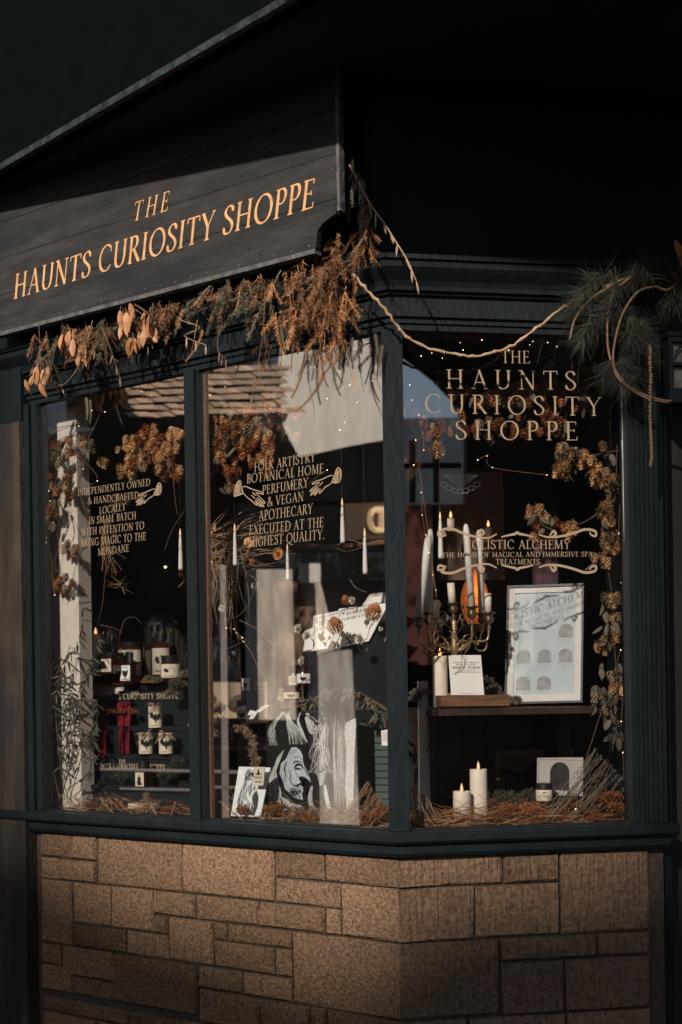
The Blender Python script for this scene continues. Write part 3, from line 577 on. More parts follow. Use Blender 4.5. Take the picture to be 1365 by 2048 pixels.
# display bed
BED = 1.135
mb = MB(); e0 = FL.pt(AL + .05, 0, -.07); e1 = FR.pt(AR - .03, 0, -.07); m0 = mitre(-.075); e2 = FR.pt(AR - .03, 0, -.95); e3 = FL.pt(AL + .05, 0, -1.0); m2 = mitre(-1.05)
prism(mb, [(e0.x, e0.y), (e3.x, e3.y), (m2.x, m2.y), (e2.x, e2.y), (e1.x, e1.y), (m0.x, m0.y)], BED - .04, BED); tag(mb.build('display_platform', DARKWOOD), 'dark wooden display platform behind the window sill', 'platform')
# pale plaster pier at the far left of the window, timber post beside it
x0 = FL.hit(93, 1200, -.11)[0]; x1 = FL.hit(158, 1200, -.11)[0]
mb = MB(); mb.fbox(FL, x0, x1, 1.136, 2.99, -.175, -.11); tag(mb.build('plaster_pier', PLASTER), 'pale plaster pier inside the left end of the window', 'pier')
mb = MB(); xa = FL.hit(60, 1200, -.11)[0]; mb.fbox(FL, xa, x0 - .0005, 1.136, 2.99, -.15, -.115); tag(mb.build('timber_upright', mat('brown_upright', (.085, .055, .042), .7, .2, var=.25)), 'narrow brown timber upright left of the pale pier', 'post')
# ================================================================== ACROSS THE STREET (seen only as reflections)
HOUSEW = mat('cream_render', (.88, .80, .70), .85, .2, var=.14, nscale=2.2)
STAINW = mat('stained_render', (.66, .56, .47), .9, .1, var=.4, nscale=2.6)
GREYW = mat('grey_render', (.50, .45, .40), .85, .1, var=.3, nscale=3)
DARKB = mat('dark_facade', (.009, .010, .0105), 1.0, 0.0, var=.3, nscale=1)
BROWNB = mat('brown_shopfront', (.13, .08, .055), .9, .02, var=.15, nscale=1)
TILE = mat('stone_roof_tile', (.62, .44, .31), .9, .15, var=.3, nscale=4, objvar=.25)
NV = Vector((.973, -.232)); DV = Vector((.232, .973)); OG = -.016
RN = FL.mirror(Vector((NV.x, NV.y, 0)), 0) - FL.mirror(Vector((0, 0, 0)), 0)      # real outward normal of those walls
class VPlane:
    def __init__(s, px, Y): s.k = ray(px, 1386).x * Y * NV.x + Y * NV.y
    def at(s, px, py, d=0):
        r = ray(px, py); Y = s.k / (r.x * NV.x + NV.y); return FL.mirror(Vector((r.x * Y, Y, EYE + r.z * Y)), OG) + RN * d
def slab(name, pts, dv, m, parent):
    pts = [Vector(p) for p in pts]; n = len(pts); dv = Vector(dv); mb = MB(); tr = tessellate_polygon([pts])
    mb.add(pts + [p + dv for p in pts], list(tr) + [tuple(n + i for i in t[::-1]) for t in tr] + [(i, (i + 1) % n, n + (i + 1) % n, n + i) for i in range(n)])
    return mb.build(name, m, parent)
P1 = VPlane(560, 12)
op = thing('opposite_shop', 'cream rendered shop with dark fascia across the street mirrored in the middle pane', 'building', (*P1.at(600, 1386)[:2], 0))
sl_ = lambda nm, px, m, d=0, th=.3, P=None: slab(nm, [(P or P1).at(x, y, d) for x, y in px], -RN * th, m, op)
sl_('wall', [(556, 560), (790, 560), (790, 876), (700, 892), (600, 915), (580, 880), (566, 850), (558, 760)], HOUSEW)
sl_('fascia', [(560, 918), (600, 914.5), (700, 892), (790, 876), (790, 1000), (560, 1004)], DARKB, .05)
sl_('shopfront', [(690, 1004.5), (790, 1001), (790, 1078), (690, 1080)], BROWNB, 0)
sl_('shopfront', [(480, 1004.5), (689.5, 1004.5), (689.5, 1080.5), (790, 1078.5), (790, 2100), (480, 2100)], DARKB, -.02)
mb = MB(); q = [P1.at(x, y, .03) for x, y in [(766, 1020), (745, 1020), (736, 1030), (736, 1048), (745, 1060), (766, 1060)]]
mb.tube(cr(q, 4), .035, 6); mb.tube([P1.at(758, 1020, .03), P1.at(758, 1060, .03)], .05, 6); mb.build('fascia_letter', emis('emissive_gold_letter', (.9, .6, .3), .9), op)  # gold letter with its brightness set by emission
sl_('pier', [(478, 1140), (552, 1140), (560, 1440), (482, 1440)], STAINW, .15, .1)
sl_('pier', [(588, 1128), (611, 1128), (611, 1166), (588, 1166)], HOUSEW, .15, .1)
sl_('pier', [(600, 1166.5), (611, 1166.5), (628, 1230), (640, 1300), (604, 1310)], STAINW, .15, .1)
sl_('pier', [(606, 1310.5), (676, 1300), (692, 1650), (610, 1650)], GREYW, .15, .1)
P2 = VPlane(400, 9)
rp = thing('street_railing', 'pale posts and rails across the street mirrored low in the left panes', 'railing', (*P2.at(445, 1386)[:2], 0))
for px in ([(440, 1130), (452, 1130), (459, 1660), (445, 1660)], [(395, 1539), (484, 1541), (484, 1547), (395, 1545)], [(395, 1571), (478, 1572), (478, 1577), (395, 1576)],
           [(200, 1536), (383, 1539), (383, 1545), (200, 1540)], [(240, 1575), (383, 1577), (383, 1582), (240, 1579)]):
    slab('rail', [P2.at(x, y) for x, y in px], -RN * .05, mat('weathered_rail', (.24, .20, .18), .8, var=.3, nscale=3), rp)
P3 = VPlane(300, 9)
ro = thing('stone_tiled_roof', 'sunlit stone tiled roof slope across the street mirrored high in the left panes', 'roof', (*P3.at(400, 800)[:2], 3))
for row in range(7):
    y0 = 740 + row * 14.5 ; x = 226 + rnd.uniform(-6, 6)
    while x < 548:
        x2 = x + rnd.uniform(14, 34); j = rnd.uniform(-2.6, 2.6)
        yy = lambda xx, y: y - (xx - 230) * .035
        slab('roof_tile', [P3.at(x, yy(x, y0) + j, .02 * row), P3.at(x2 - 1, yy(x2, y0) + j, .02 * row), P3.at(x2 - 1, yy(x2, y0 + 10.5) + j, .02 * row + .05), P3.at(x, yy(x, y0 + 10) + j, .02 * row + .05)], -RN * .06, TILE, ro)
        x = x2
slab('roof_boarding', [P3.at(x, y, -.2) for x, y in [(222, 735), (550, 722), (550, 840), (222, 850)]], -RN * .1, mat('dark_batten', (.06, .05, .04), 1.0, 0.0), ro)
P4 = VPlane(170, 10)
ch = thing('white_chimney_stack', 'white rendered chimney stack across the street mirrored top left', 'chimney', (*P4.at(170, 820)[:2], 3))
slab('wall', [P4.at(x, y) for x, y in [(158, 740), (191, 740), (193, 846), (186, 862), (158, 864)]], -RN * .3, HOUSEW, ch)
# dark terrace closing the street beyond
mb = MB(); a, b = Vector((-19, -11, 0)), Vector((-17, 14, 0)); mb.box(a, b - a, (-4, .3, 0), (0, 0, 8.5)); bt = mb.build('terrace_wall', DARKB); tag(bt, 'long dark brick terrace closing the far side of the street', 'terrace')
# right-hand reflection: arched gateway, pale house and iron bars behind it
VR = lambda px, py, Y: FR.mirror(at(px, py, Y), OG)
RB = (FR.mirror(Vector((0, 1, 0))) - FR.mirror(Vector((0, 0, 0))))
ar = thing('archway_wall', 'dark wall with an arched gateway mirrored in the right pane', 'wall', (*VR(900, 1386, 14)[:2], 0))
slab('wall', [VR(x, y, 14) for x, y in [(700, 300), (1420, 300), (1420, 2300), (700, 2300), (700, 1010), (934, 1008), (935, 870), (930, 832), (908, 785), (870, 745), (812, 700), (700, 640)]], RB * .4, DARKB, ar)
ph = thing('pale_house', 'pale house beyond the archway mirrored in the right pane', 'house', (*VR(850, 1386, 22)[:2], 0))
slab('wall', [VR(x, y, 22) for x, y in [(700, 838), (960, 834), (960, 1800), (700, 1800)]], RB * 3, HOUSEW, ph)
fe = thing('iron_bars', 'black iron bars in the archway mirrored in the right pane', 'railing', (*VR(850, 1386, 13)[:2], 0))
for px in ([(820, 880), (832, 880), (832, 1003), (820, 1003)], [(868, 850), (880, 850), (880, 1003), (868, 1003)], [(700, 925), (924, 925), (924, 934), (700, 934)]):
    slab('bar', [VR(x, y, 13.2) for x, y in px], RB * .1, DARKB, fe)
# unseen gabled blocks added sunward, roofline cut to shade the shop front
eL = Vector((-SUN_H.y, SUN_H.x)).normalized() * 1.0
if eL.x < 0: eL = -eL
DS = 20.0
def gable(nm, lab, pts, z):
    base = Vector((*CORNER, 0)) + Vector((SUN_H.x, SUN_H.y, 0)) * DS
    h = DS * math.tan(SUN_EL); P = [base + Vector((eL.x, eL.y, 0)) * a for a, _ in pts]
    r = thing(nm, lab, 'house', base + Vector((eL.x, eL.y, 0)) * pts[1][0])
    v = [Vector((p.x, p.y, 0 if zz < -5 else zz + h)) for p, (_, zz) in zip(P, pts)]
    slab('wall', v, Vector((SUN_H.x, SUN_H.y, 0)) * 6, GREYW, r)
    for k in range(1, len(v) - 2):
        a, b = v[k], v[k + 1]
        if abs(b.z - a.z) > 1.5: continue
        mbr = MB(); mbr.box(a + Vector((0, 0, .003)), b - a, Vector((SUN_H.x, SUN_H.y, 0)) * 6, (0, 0, .08)); mbr.build('roof', DARKB, r)
gable('roofline_blocker', 'added grey gabled shade block across the street, nearer the corner', [(-3.0, -9), (-3.0, 4.6), (-1.86, 4.6), (-1.84, 1.3), (-1.6, 1.15), (-1.1, .92), (-.15, .66), (-.15, -9)], 0)
gable('roofline_blocker', 'added grey gabled shade block across the street, beyond the first one', [(-.149, -9), (-.149, .70), (.0, .84), (.15, .96), (.5, 1.10), (.74, 1.26), (.76, 4.2), (3.2, 4.2), (6, 1.0), (6, -9)], 0)
# ================================================================== DRIED PLANT LIBRARY (meshes hanging along -Z, at real size)
def U(a, b): return rnd.uniform(a, b)
def rv(): 
    v = Vector((rnd.gauss(0, 1), rnd.gauss(0, 1), rnd.gauss(0, 1))); return v.normalized()
def curve(L, bend=.3, n=8, wob=.02, d0=Vector((0, 0, -1))):
    p = Vector((0, 0, 0)); d = d0.normalized(); side = rv(); pts = [p.copy()]
    for i in range(n):
        d = (d + side * bend / n + rv() * wob).normalized(); p = p + d * (L / n); pts.append(p.copy())
    return pts
def needles_on(mb, pts, nl, per, w_=.0021, ang=1.05, flat=0.0):
    n = len(pts); a0 = U(0, 6.283); k = 0; pl = (pts[-1] - pts[0]).cross(rv()).normalized()
    for i in range(n - 1):
        d = (pts[i + 1] - pts[i]); L = d.length; d.normalize(); o = (pl - d * pl.dot(d)).normalized(); q = d.cross(o); m_ = max(2, int(per * L))
        for k in range(m_):
            t = k / m_; a = (0 if k % 2 else math.pi) + U(-.55, .55) + (U(-1.2, 1.2) if k % 5 == 0 else 0); r_ = o * math.cos(a) + q * math.sin(a)
            f = 1 - .35 * ((i + t) / n); mb.needle(pts[i] + d * (L * t), d * U(.5, .9) + r_ * ang, nl * f * U(.7, 1.1), w_)
def fir(L, m, seed, nl=.022):
    mb = MB(); main = curve(L, U(.1, .5), 9); mb.tube(main, .002, 4, .0008); needles_on(mb, main[1:], nl, 330)
    k = max(1, int(L / .055))
    for i in range(k):
        t = .12 + .75 * i / k; p = main[int(t * 9)]; d = (main[min(9, int(t * 9) + 1)] - p).normalized(); s_ = rv(); s_.z *= .3
        br = [p + q for q in curve(L * U(.35, .6) * (1.15 - t * .6), U(.1, .5), 5, .03, d * .8 + s_ * .75)]
        mb.tube(br, .0013, 3, .0006); needles_on(mb, br, nl * .9, 330)
    return mb.mesh('fir_sprig', m)
FIRS = [[fir(L, NEED[k], 0) for L in (.10, .14, .14, .19, .24)] for k in range(3)]
def fern(L, m):        # thin fern-like sprig with a row of short curled needles on either side
    mb = MB(); main = curve(L, U(.3, .9), 12, .03); mb.tube(main, .0014, 4, .0006); sd_ = rv()
    for i in range(12):
        for j in range(5):
            p = main[i].lerp(main[i + 1], j / 5); d = (main[i + 1] - main[i]).normalized(); s_ = d.cross(sd_).normalized()
            for sg in (-1, 1): mb.needle(p, s_ * sg + d * .5, .012 * (1 - .5 * i / 12), .0011)
    return mb.mesh('fern_sprig', m)
FERNS = [fern(U(.12, .2), NEED[1]) for _ in range(4)] + [fern(U(.12, .2), NEED[2]) for _ in range(2)]
def pine(m, n=95, nl=.10):
    mb = MB(); st = curve(.12, .4, 5); mb.tube(st, .003, 5, .0015)
    for i in range(n):
        t = rnd.random(); p = st[min(4, int(t * 5))]; d = (Vector((0, 0, -1)) * U(.3, 1.3) + rv() * .75).normalized()
        L = nl * U(.6, 1.1); w_ = .0008; a = p + d * L * .5 ; b = p + d * L + Vector((0, 0, -.25 * L * rnd.random())); sd_ = d.orthogonal().normalized() * w_
        mb.add([p + sd_, p - sd_, a + sd_ * .8, a - sd_ * .8, b], [(0, 1, 3, 2), (2, 3, 4)])
    return mb.mesh('pine_tuft', m)
PINES = [pine(PINE) for _ in range(4)] + [pine(PINEB) for _ in range(3)]
def hop(m, L=.03):
    mb = MB(); 
    for r in range(6):
        t = r / 5; z = -L * .9 * t; rad = L * .30 * math.sin(math.pi * (.25 + .68 * t)) + .001
        for k in range(6):
            a = k * 1.047 + r * .52 + U(-.15, .15); o = Vector((math.cos(a), math.sin(a), 0))
            mb.leaf(Vector((0, 0, z)) + o * rad * .45, o * (.75 - .25 * t) + Vector((0, 0, -.9 - t * .5)), o + Vector((0, 0, .5)), L * U(.36, .46), L * .30, U(-.8, -.1), 2, .35)
    return mb.mesh('hop_cone', m)
HOPS = [[hop(m, U(.027, .036)) for _ in range(3)] for m in HOP]
def leafmesh(name, m, L, W_, curl=.25, fold=.2): 
    mb = MB(); mb.leaf((0, 0, 0), (0, 0, -1), (0, -1, 0), L, W_, curl, 5, fold); return mb.mesh(name, m, True)
BL = [leafmesh('leaf', BLEAF, U(.05, .065), U(.02, .026), U(-.3, .4)) for _ in range(4)]
SL_ = [leafmesh('leaf', SAGE, U(.05, .06), U(.025, .035), U(-.5, .6), .3) for _ in range(4)]
OL = [leafmesh('leaf', GLEAF, U(.035, .05), U(.007, .01), U(-.4, .4)) for _ in range(4)]
ROUND = [leafmesh('leaf', two_sided_leaf('tan_round_leaf', (.55, .30, .13), (.5, .25, .1)), .03, .026, .1) for _ in range(2)]
def straw_mesh(m, n, Lr, spread, flat, wd=.0022, curl=.25, name='straw'):
    """a heap of dry stalks lying along X inside a spread box"""
    mb = MB()
    for i in range(n):
        p = Vector((U(-1, 1) * spread[0], U(-1, 1) * spread[1], abs(rnd.gauss(0, .5)) * spread[2])); a = rnd.gauss(0, flat); e = rnd.gauss(0, .22)
        d = Vector((math.cos(a), math.sin(a), e)) * rnd.choice((-1, 1)); L = U(*Lr); s_ = rv() * curl
        pts = [p + d * L * t + s_ * L * t * t * .5 for t in (0, .35, .7, 1)]; w_ = wd * U(.5, 1.2)
        if pts[-1].z < 0: 
            for q in pts: q.z = abs(q.z) * .5
        mb.ribbon(pts, [w_, w_, w_ * .8, w_ * .2], rv())
    return mb.mesh(name, m)
def clump(m, r, n, ll, w_, name='moss_clump', sq=.6):
    mb = MB()
    for i in range(n):
        d = rv(); p = Vector((d.x * r, d.y * r, abs(d.z) * r * sq)) * rnd.random() ** .35; q = (d + rv() * .9).normalized()
        e = p + q * ll * U(.5, 1.2); s_ = q.cross(rv()).normalized() * w_
        mb.add([p - s_, p + s_, e + s_ * .4, e + rv() * ll * .3], [(0, 1, 2, 3)])
    return mb.mesh(name, m)
def stick(L, r=.0018, bend=.5, fork=3, m=BARK, name='twig', buds=0):
    mb = MB(); main = curve(L, bend, 8, .06); mb.tube(main, r, 5, r * .4)
    for k in range(fork):
        i = rnd.randint(2, 6); br = [main[i] + q for q in curve(L * U(.2, .45), .6, 5, .08, (main[i + 1] - main[i]).normalized() + rv() * .6)]; mb.tube(br, r * .6, 4, r * .25)
        for q in br[1::2][:buds]: mb.lathe([(0, 0), (r * 1.5, r * 1.5), (r * 1.2, r * 4), (0, r * 5)], q, 5)
    return mb.mesh(name, m, True)
def strawflower(m, r=.016, n=46, cm=None):
    mb = MB()
    for i in range(n):
        a = i * 2.4; t = i / n; e = .15 + 1.15 * (1 - t); d = Vector((math.cos(a) * math.cos(e), math.sin(a) * math.cos(e), math.sin(e)))
        mb.leaf((0, 0, 0), d, Vector((0, 0, 1)) + d * .1, r * U(.85, 1.1), r * .33, -.1, 2, .2)
    return mb.mesh('flower_head', m)
def protea(r=.034):
    mb = MB()
    for ring in range(7):
        t = ring / 6; n = 9 + int(6 * math.sin(math.pi * (t * .8 + .1)))
        for k in range(n):
            a = k * 6.283 / n + ring * .3; rad = r * .8 * math.sin(math.pi * (.15 + .7 * t)); z = r * (1.3 * t - .5)
            o = Vector((math.cos(a), math.sin(a), 0)); mb.leaf(o * rad * .8 + Vector((0, 0, z)), o * (.9 - .9 * t) + Vector((0, 0, .8)), o, r * .55, r * .3, -.35 + .5 * t + U(-.2, .2), 2, .35)
    return mb.mesh('flower_head', PROT)
FW = [strawflower(PETW, .017) for _ in range(2)]; FO = [strawflower(PETO, .016) for _ in range(2)]; FR_ = [strawflower(PETR, .016) for _ in range(2)]
PR = [protea() for _ in range(2)]
ZD = Vector((0, 0, -1))
def hang(name, me, parent, p, F, lean=0.0, out=.3, s=1.0, yaw=None):
    """place a hanging mesh at p: lean sideways in the picture, out tips it towards the street"""
    z = -(ZD + F.e3 * lean + F.n3 * out).normalized(); y = Matrix.Rotation(U(0, 6.28) if yaw is None else yaw, 3, z) @ z.orthogonal().normalized(); x = y.cross(z)
    return inst(name, me, parent, frameM(p, x, y, z, s))
# ---- fir garland along the sign
gar = thing('fir_garland', 'dried brown fir garland hanging under the sign board', 'garland', FL.at(400, 620, .1))
def along(pts, n, j=10):
    seg = [math.dist(pts[i], pts[i + 1]) for i in range(len(pts) - 1)]; tot = sum(seg); out = []
    for k in range(n):
        t = (k + rnd.random()) / n * tot
        for i, sgl in enumerate(seg):
            if t <= sgl: break
            t -= sgl
        a, b = pts[i], pts[i + 1]; f = t / seg[i]; out.append((a[0] + (b[0] - a[0]) * f + U(-j, j), a[1] + (b[1] - a[1]) * f + U(-j, j)))
    return out
under = [(60, 672), (200, 632), (330, 600), (450, 566), (560, 535), (640, 515), (705, 490)]
for x, y in along(under[:3], 46, 14):
    hang('fir_sprig', rnd.choice(FIRS[rnd.choice((0, 0, 2, 2, 2))]), gar, FL.at(x, y + 10, U(.02, .14)), FL, U(-.6, .4), U(0, .5), U(.6, .85))
for x, y in along(under[2:4], 24, 12):
    hang('fir_sprig', rnd.choice(FIRS[rnd.choice((0, 1, 2))][:4]), gar, FL.at(x, y + 6, U(.02, .13)), FL, U(-.6, .4), U(0, .7), U(.65, 1.0))
for x, y in along(under[3:], 46, 14):
    hang('fir_sprig', rnd.choice(FIRS[rnd.choice((0, 2, 2, 2)) if 440 < x < 570 and rnd.random() < .7 else rnd.choice((0, 1, 1, 0))]), gar, FL.at(x, y + 8, U(.02, .2)), FL, U(-.5, .3), U(0, .6), U(.7, 1.1))
for x, y in along([(560, 610), (640, 600), (700, 590)], 34, 20):
    hang('fir_sprig', rnd.choice(FIRS[1 if rnd.random() < .6 else 0]), gar, FL.at(x, y, U(.05, .2)), FL, U(-.35, .35), U(0, .3), U(.7, 1.0))
for x, y in [(585, 690), (610, 715), (645, 720), (668, 735), (650, 745), (690, 680), (545, 690), (600, 640), (640, 650), (665, 655), (690, 640), (620, 600), (655, 690), (675, 680), (560, 640), (530, 650), (710, 560), (395, 640), (405, 660), (630, 700)]:
    hang('fern_sprig', rnd.choice(FERNS), gar, FL.at(x, y, U(.06, .18)), FL, U(-.3, .3), .1, U(.7, 1.05))
# upper part climbing beside the sign's end
up = thing('fir_branch', 'upright fir branch climbing past the right end of the sign', 'branch', FL.at(730, 480, .1))
for x, y in along([(705, 318), (722, 385), (735, 440), (730, 500), (700, 480), (660, 470)], 26, 9):
    k = 2 if y < 400 else rnd.choice((0, 1, 1)); hang('fir_sprig', rnd.choice(FIRS[k][:3]), up, FL.at(x, y, U(.06, .16)), FL, U(-.5, .6), U(-.1, .5), U(.5, .85))
mb = MB(); pts = [FL.at(x, y, .12) for x, y in [(700, 330), (722, 372), (742, 410), (768, 445), (790, 480), (815, 520), (833, 562)]]; mb.tube(cr(pts), .0035, 6, .0015)
for i in range(9):
    q = cr(pts)[6 + i * 3]; mb.leaf(q, Vector((U(-.2, .5), -.2, -1)), (0, -1, 0), U(.035, .06), .006, .2, 3)
mb.build('bare_branch', PALETWIG, up)
# brown leaf sprays
for lab, pts in (('brown leafy spray in the garland near its middle left', [(240, 622), (255, 640), (268, 618), (276, 640), (262, 655), (284, 660), (250, 668), (300, 630), (292, 622), (245, 648), (280, 676), (305, 650), (268, 680)]),
                 ('brown leafy spray hanging at the far left end of the garland', [(76, 735), (88, 742), (70, 750), (80, 762), (96, 732), (60, 770), (105, 740)]),
                 ('small brown leaf cluster left of centre in the garland', [(125, 668), (135, 690), (140, 662), (150, 688), (168, 685), (172, 700)])):
    sp = thing('leaf_spray', lab, 'leaf spray', FL.at(*pts[0], .15)); mb = MB(); c0 = Vector(pts[0])
    for x, y in pts: mb.tube(cr([FL.at(pts[0][0], pts[0][1] - 20, .1), FL.at((x + pts[0][0]) / 2 + 4, (y + pts[0][1]) / 2 - 14, .14), FL.at(x, y, .15)], 3), .0012, 4)
    mb.build('stem', BARK, sp)
    for x, y in pts + [(x + U(-14, 14), y + U(-12, 12)) for x, y in pts]: hang('leaf', rnd.choice(BL), sp, FL.at(x, y, U(.13, .18)), FL, U(-.5, .4), U(-.2, .5), U(.9, 1.2), U(-1, 1))
# bare twigs among the garland
tw = thing('bare_twigs', 'thin bare twigs and seed pods dangling from the garland', 'twigs', FL.at(500, 620, .15))
for ln in ([(78, 650), (80, 700), (66, 735)], [(170, 640), (178, 690), (150, 745), (125, 770), (110, 762)], [(205, 655), (222, 700), (240, 755)], [(462, 555), (452, 600), (438, 660), (437, 700), (452, 718)],
           [(530, 560), (528, 640), (520, 710), (505, 790)], [(604, 545), (600, 600), (585, 650), (565, 700)], [(560, 590), (562, 650), (563, 720)], [(300, 615), (305, 660), (295, 690)], [(645, 610), (650, 680), (640, 740)],
           [(690, 700), (705, 740), (712, 765)], [(120, 700), (150, 712), (190, 700)], [(360, 640), (400, 655), (370, 672), (412, 690)], [(420, 600), (432, 560), (450, 548)]):
    mb = MB(); q = cr([FL.at(x, y, U(.10, .18)) for x, y in ln]); mb.tube(q, .0016, 5, .0008)
    for i in range(3): mb.leaf(q[-1 - i * 2], Vector((U(-.4, .4), 0, -1)), (0, -1, 0), .035, .006, .1, 3)
    mb.build('twig', rnd.choice((PALETWIG, BARK)), tw)
# vine swag
mb = MB(); sw_ = [FL.at(705, 548, .16), FL.at(735, 580, .15), FR.at(775, 625, .12), FR.at(805, 665, .1), FR.at(850, 695, .1), FR.at(910, 709, .1), FR.at(960, 711, .1), FR.at(1020, 694, .1), FR.at(1065, 663, .1), FR.at(1110, 628, .1), FR.at(1165, 590, .1), FR.at(1265, 552, .08)]
sw_ = [p + rv() * .003 for p in cr(sw_, 6)]; mb.tube(sw_, [.0044 + .0010 * math.sin(i * 1.7) + .0006 * math.sin(i * 4.1) for i in range(len(sw_))], 7)
for i in (9, 17, 28, 39, 50): mb.lathe([(0, -.006), (.008, 0), (0, .007)], sw_[i], 7)
tag(mb.build('vine_swag', PALETWIG, None, True), 'long bare vine slung across the window corner to the pine bunch', 'vine')
# pine bunch at the right
pb = thing('pine_bunch', 'dark long-needled pine bunch at the right end of the window', 'pine bunch', FR.at(1260, 600, .1))
for x, y in along([(1165, 590), (1195, 560), (1240, 535), (1290, 515), (1345, 520), (1360, 600)], 28, 14) + along([(1180, 640), (1210, 630), (1250, 620), (1300, 660)], 18, 14) + along([(1290, 690), (1250, 710), (1235, 730), (1300, 730)], 10, 12):
    lean = -.9 if x < 1230 else U(-.8, .6); hang('pine_tuft', rnd.choice(PINES[4:] if (x < 1170 and y > 600 and rnd.random() < .7) else PINES[:4]), pb, FR.at(x, y, U(.03, .16)), FR, lean + U(-.3, .3), U(-.2, .4), U(.6, .9))
for x, y in [(1350, 480), (1358, 510), (1340, 540)]: hang('leaf', rnd.choice(BL), pb, FR.at(x, y, .12), FR, .5, .1, 1.4)
for lab, ln in (('bent vine hoop with both ends in the pine bunch, the larger one', [(1263, 553), (1225, 590), (1215, 660), (1222, 720), (1250, 765), (1290, 790), (1325, 800), (1345, 802)]),
                ('vine hoop crossing the larger one, upper end by the lantern', [(1360, 562), (1335, 580), (1310, 574), (1275, 585), (1245, 630), (1229, 690), (1228, 730), (1240, 760), (1290, 795), (1340, 806)]),
                ('thin arched vine left of the two hoops', [(1225, 570), (1180, 600), (1150, 640), (1140, 680)])):
    mb = MB(); q = cr([FR.at(x, y, .14) for x, y in ln], 6); mb.tube(q, .0042, 6, .0032); tag(mb.build('vine_hoop', BARK, None, True), lab, 'vine')
mb = MB(); q = cr([FR.at(x, y, .15) for x, y in [(1300, 690), (1302, 760), (1301, 840), (1304, 900), (1302, 930)]], 12)
for i in range(1, len(q)): mb.lathe([(0, -.006), (.0085 * (1 - .3 * i / len(q)), 0), (0, .006)], q[i] + rv() * .0015, 6)
mb.tube(q, .003, 5); tag(mb.build('seed_catkin', BARK, None, True), 'long knobbly brown seed catkin dangling below the pine bunch', 'catkin')
# glimpse of sprigs hanging inside/behind the head of the panes
for x, y, k in [(705, 675, 2), (750, 668, 2), (765, 690, 2), (180, 800, 2), (172, 795, 0)]:
    hang('fern_sprig', FERNS[4 + k % 2], gar, FL.at(x, y, .05), FL, U(-.2, .4), .1, .8)
# ================================================================== WINDOW DISPLAY
def inL(x, y, o): return FL.at(x, y, -o)
def inR(x, y, o): return FR.at(x, y, -o)
def hopgroup(lab, F, o, blobs, kinds, leaves=0, stems=(), lm=None, sc=1.0):
    """blobs: (cx, cy, rx, ry, n)"""
    g = thing('hop_garland', lab, 'dried hops', F.at(blobs[0][0], blobs[0][1], -o))
    for cx, cy, rx, ry, n in blobs:
        for k in range(int(n * 1.3)):
            a, r_ = U(0, 6.283), math.sqrt(rnd.random()); x, y = cx + rx * r_ * math.cos(a), cy + ry * r_ * math.sin(a)
            hang('hop_cone', rnd.choice(HOPS[rnd.choice(kinds)]), g, F.at(x, y - 8, -o + U(-.03, .05) * (1 if o > .1 else .5)), F, U(-.6, .4), U(-.2, .5), U(.75, 1.05) * sc)
        for k in range(int(leaves * n)):
            x, y = cx + rx * U(-1, 1), cy + ry * U(-1, 1); hang('leaf', rnd.choice(lm or SL_), g, F.at(x, y - 8, -o + U(-.06, .05)), F, U(-.9, .9), U(-.3, .5), U(.5, .9))
    for ln in stems:
        mb = MB(); mb.tube(cr([F.at(x, y, -o + U(-.02, .02)) for x, y in ln]), .0018, 5, .001); mb.build('stem', BARK, g)
    return g
hopgroup('hop bine trailing down the pale pier at the far left', FL, .06, [(125, 905, 22, 30, 14), (115, 965, 26, 20, 12), (140, 980, 14, 16, 5), (108, 1030, 16, 26, 12), (95, 1060, 8, 20, 4), (140, 1100, 14, 14, 7), (130, 1170, 20, 18, 9), (175, 890, 14, 14, 4)], (0, 2, 2, 1), .25,
         ([(158, 850), (130, 900), (112, 960), (100, 1010), (95, 1080)], [(200, 830), (170, 900), (160, 980), (175, 1050), (150, 1140), (135, 1210)], [(120, 1000), (135, 1060), (120, 1090), (100, 1150)], [(95, 870), (120, 855), (155, 850)], [(100, 1100), (110, 1140), (122, 1140)]))
hopgroup('thick bunch of golden hops at the top of the left pane', FL, .13, [(285, 905, 36, 32, 36), (260, 940, 22, 16, 14), (335, 890, 22, 24, 22), (330, 930, 18, 24, 14), (355, 950, 14, 16, 8), (300, 865, 20, 12, 9), (350, 870, 18, 12, 10), (250, 890, 16, 18, 5), (210, 930, 12, 12, 3)], (0, 0, 0, 1), .18, sc=1.05)
hopgroup('rust and gold hops hanging across the top of the middle pane', FL, .12, [(430, 865, 34, 34, 42), (490, 850, 40, 44, 44), (415, 920, 24, 34, 18), (455, 900, 30, 30, 24), (535, 850, 18, 70, 30), (510, 900, 24, 26, 14), (460, 960, 26, 26, 10), (580, 850, 30, 40, 10), (540, 940, 20, 20, 5)], (0, 1, 1, 0, 2), .3)
hopgroup('dark rust hops behind the large lettering in the right pane', FR, .28, [(1000, 790, 110, 20, 40), (1120, 800, 60, 45, 26), (900, 850, 60, 30, 18), (1060, 850, 80, 22, 22), (1170, 740, 34, 40, 12), (985, 860, 40, 20, 10)], (1, 1, 2), .5, sc=.9)
hopgroup('glowing hops beside the corner post in the right pane', FR, .16, [(830, 900, 14, 50, 18), (850, 860, 18, 24, 9), (825, 830, 10, 30, 8), (870, 900, 16, 18, 6)], (0, 1), .1)
hopgroup('hop spray reaching in below the letters at the right', FR, .14, [(1130, 905, 26, 14, 12), (1165, 920, 26, 18, 11), (1130, 940, 20, 14, 9), (1195, 945, 20, 22, 8), (1215, 900, 14, 18, 3)], (0, 0, 2), .6, ([(1240, 900), (1190, 910), (1110, 925)],))
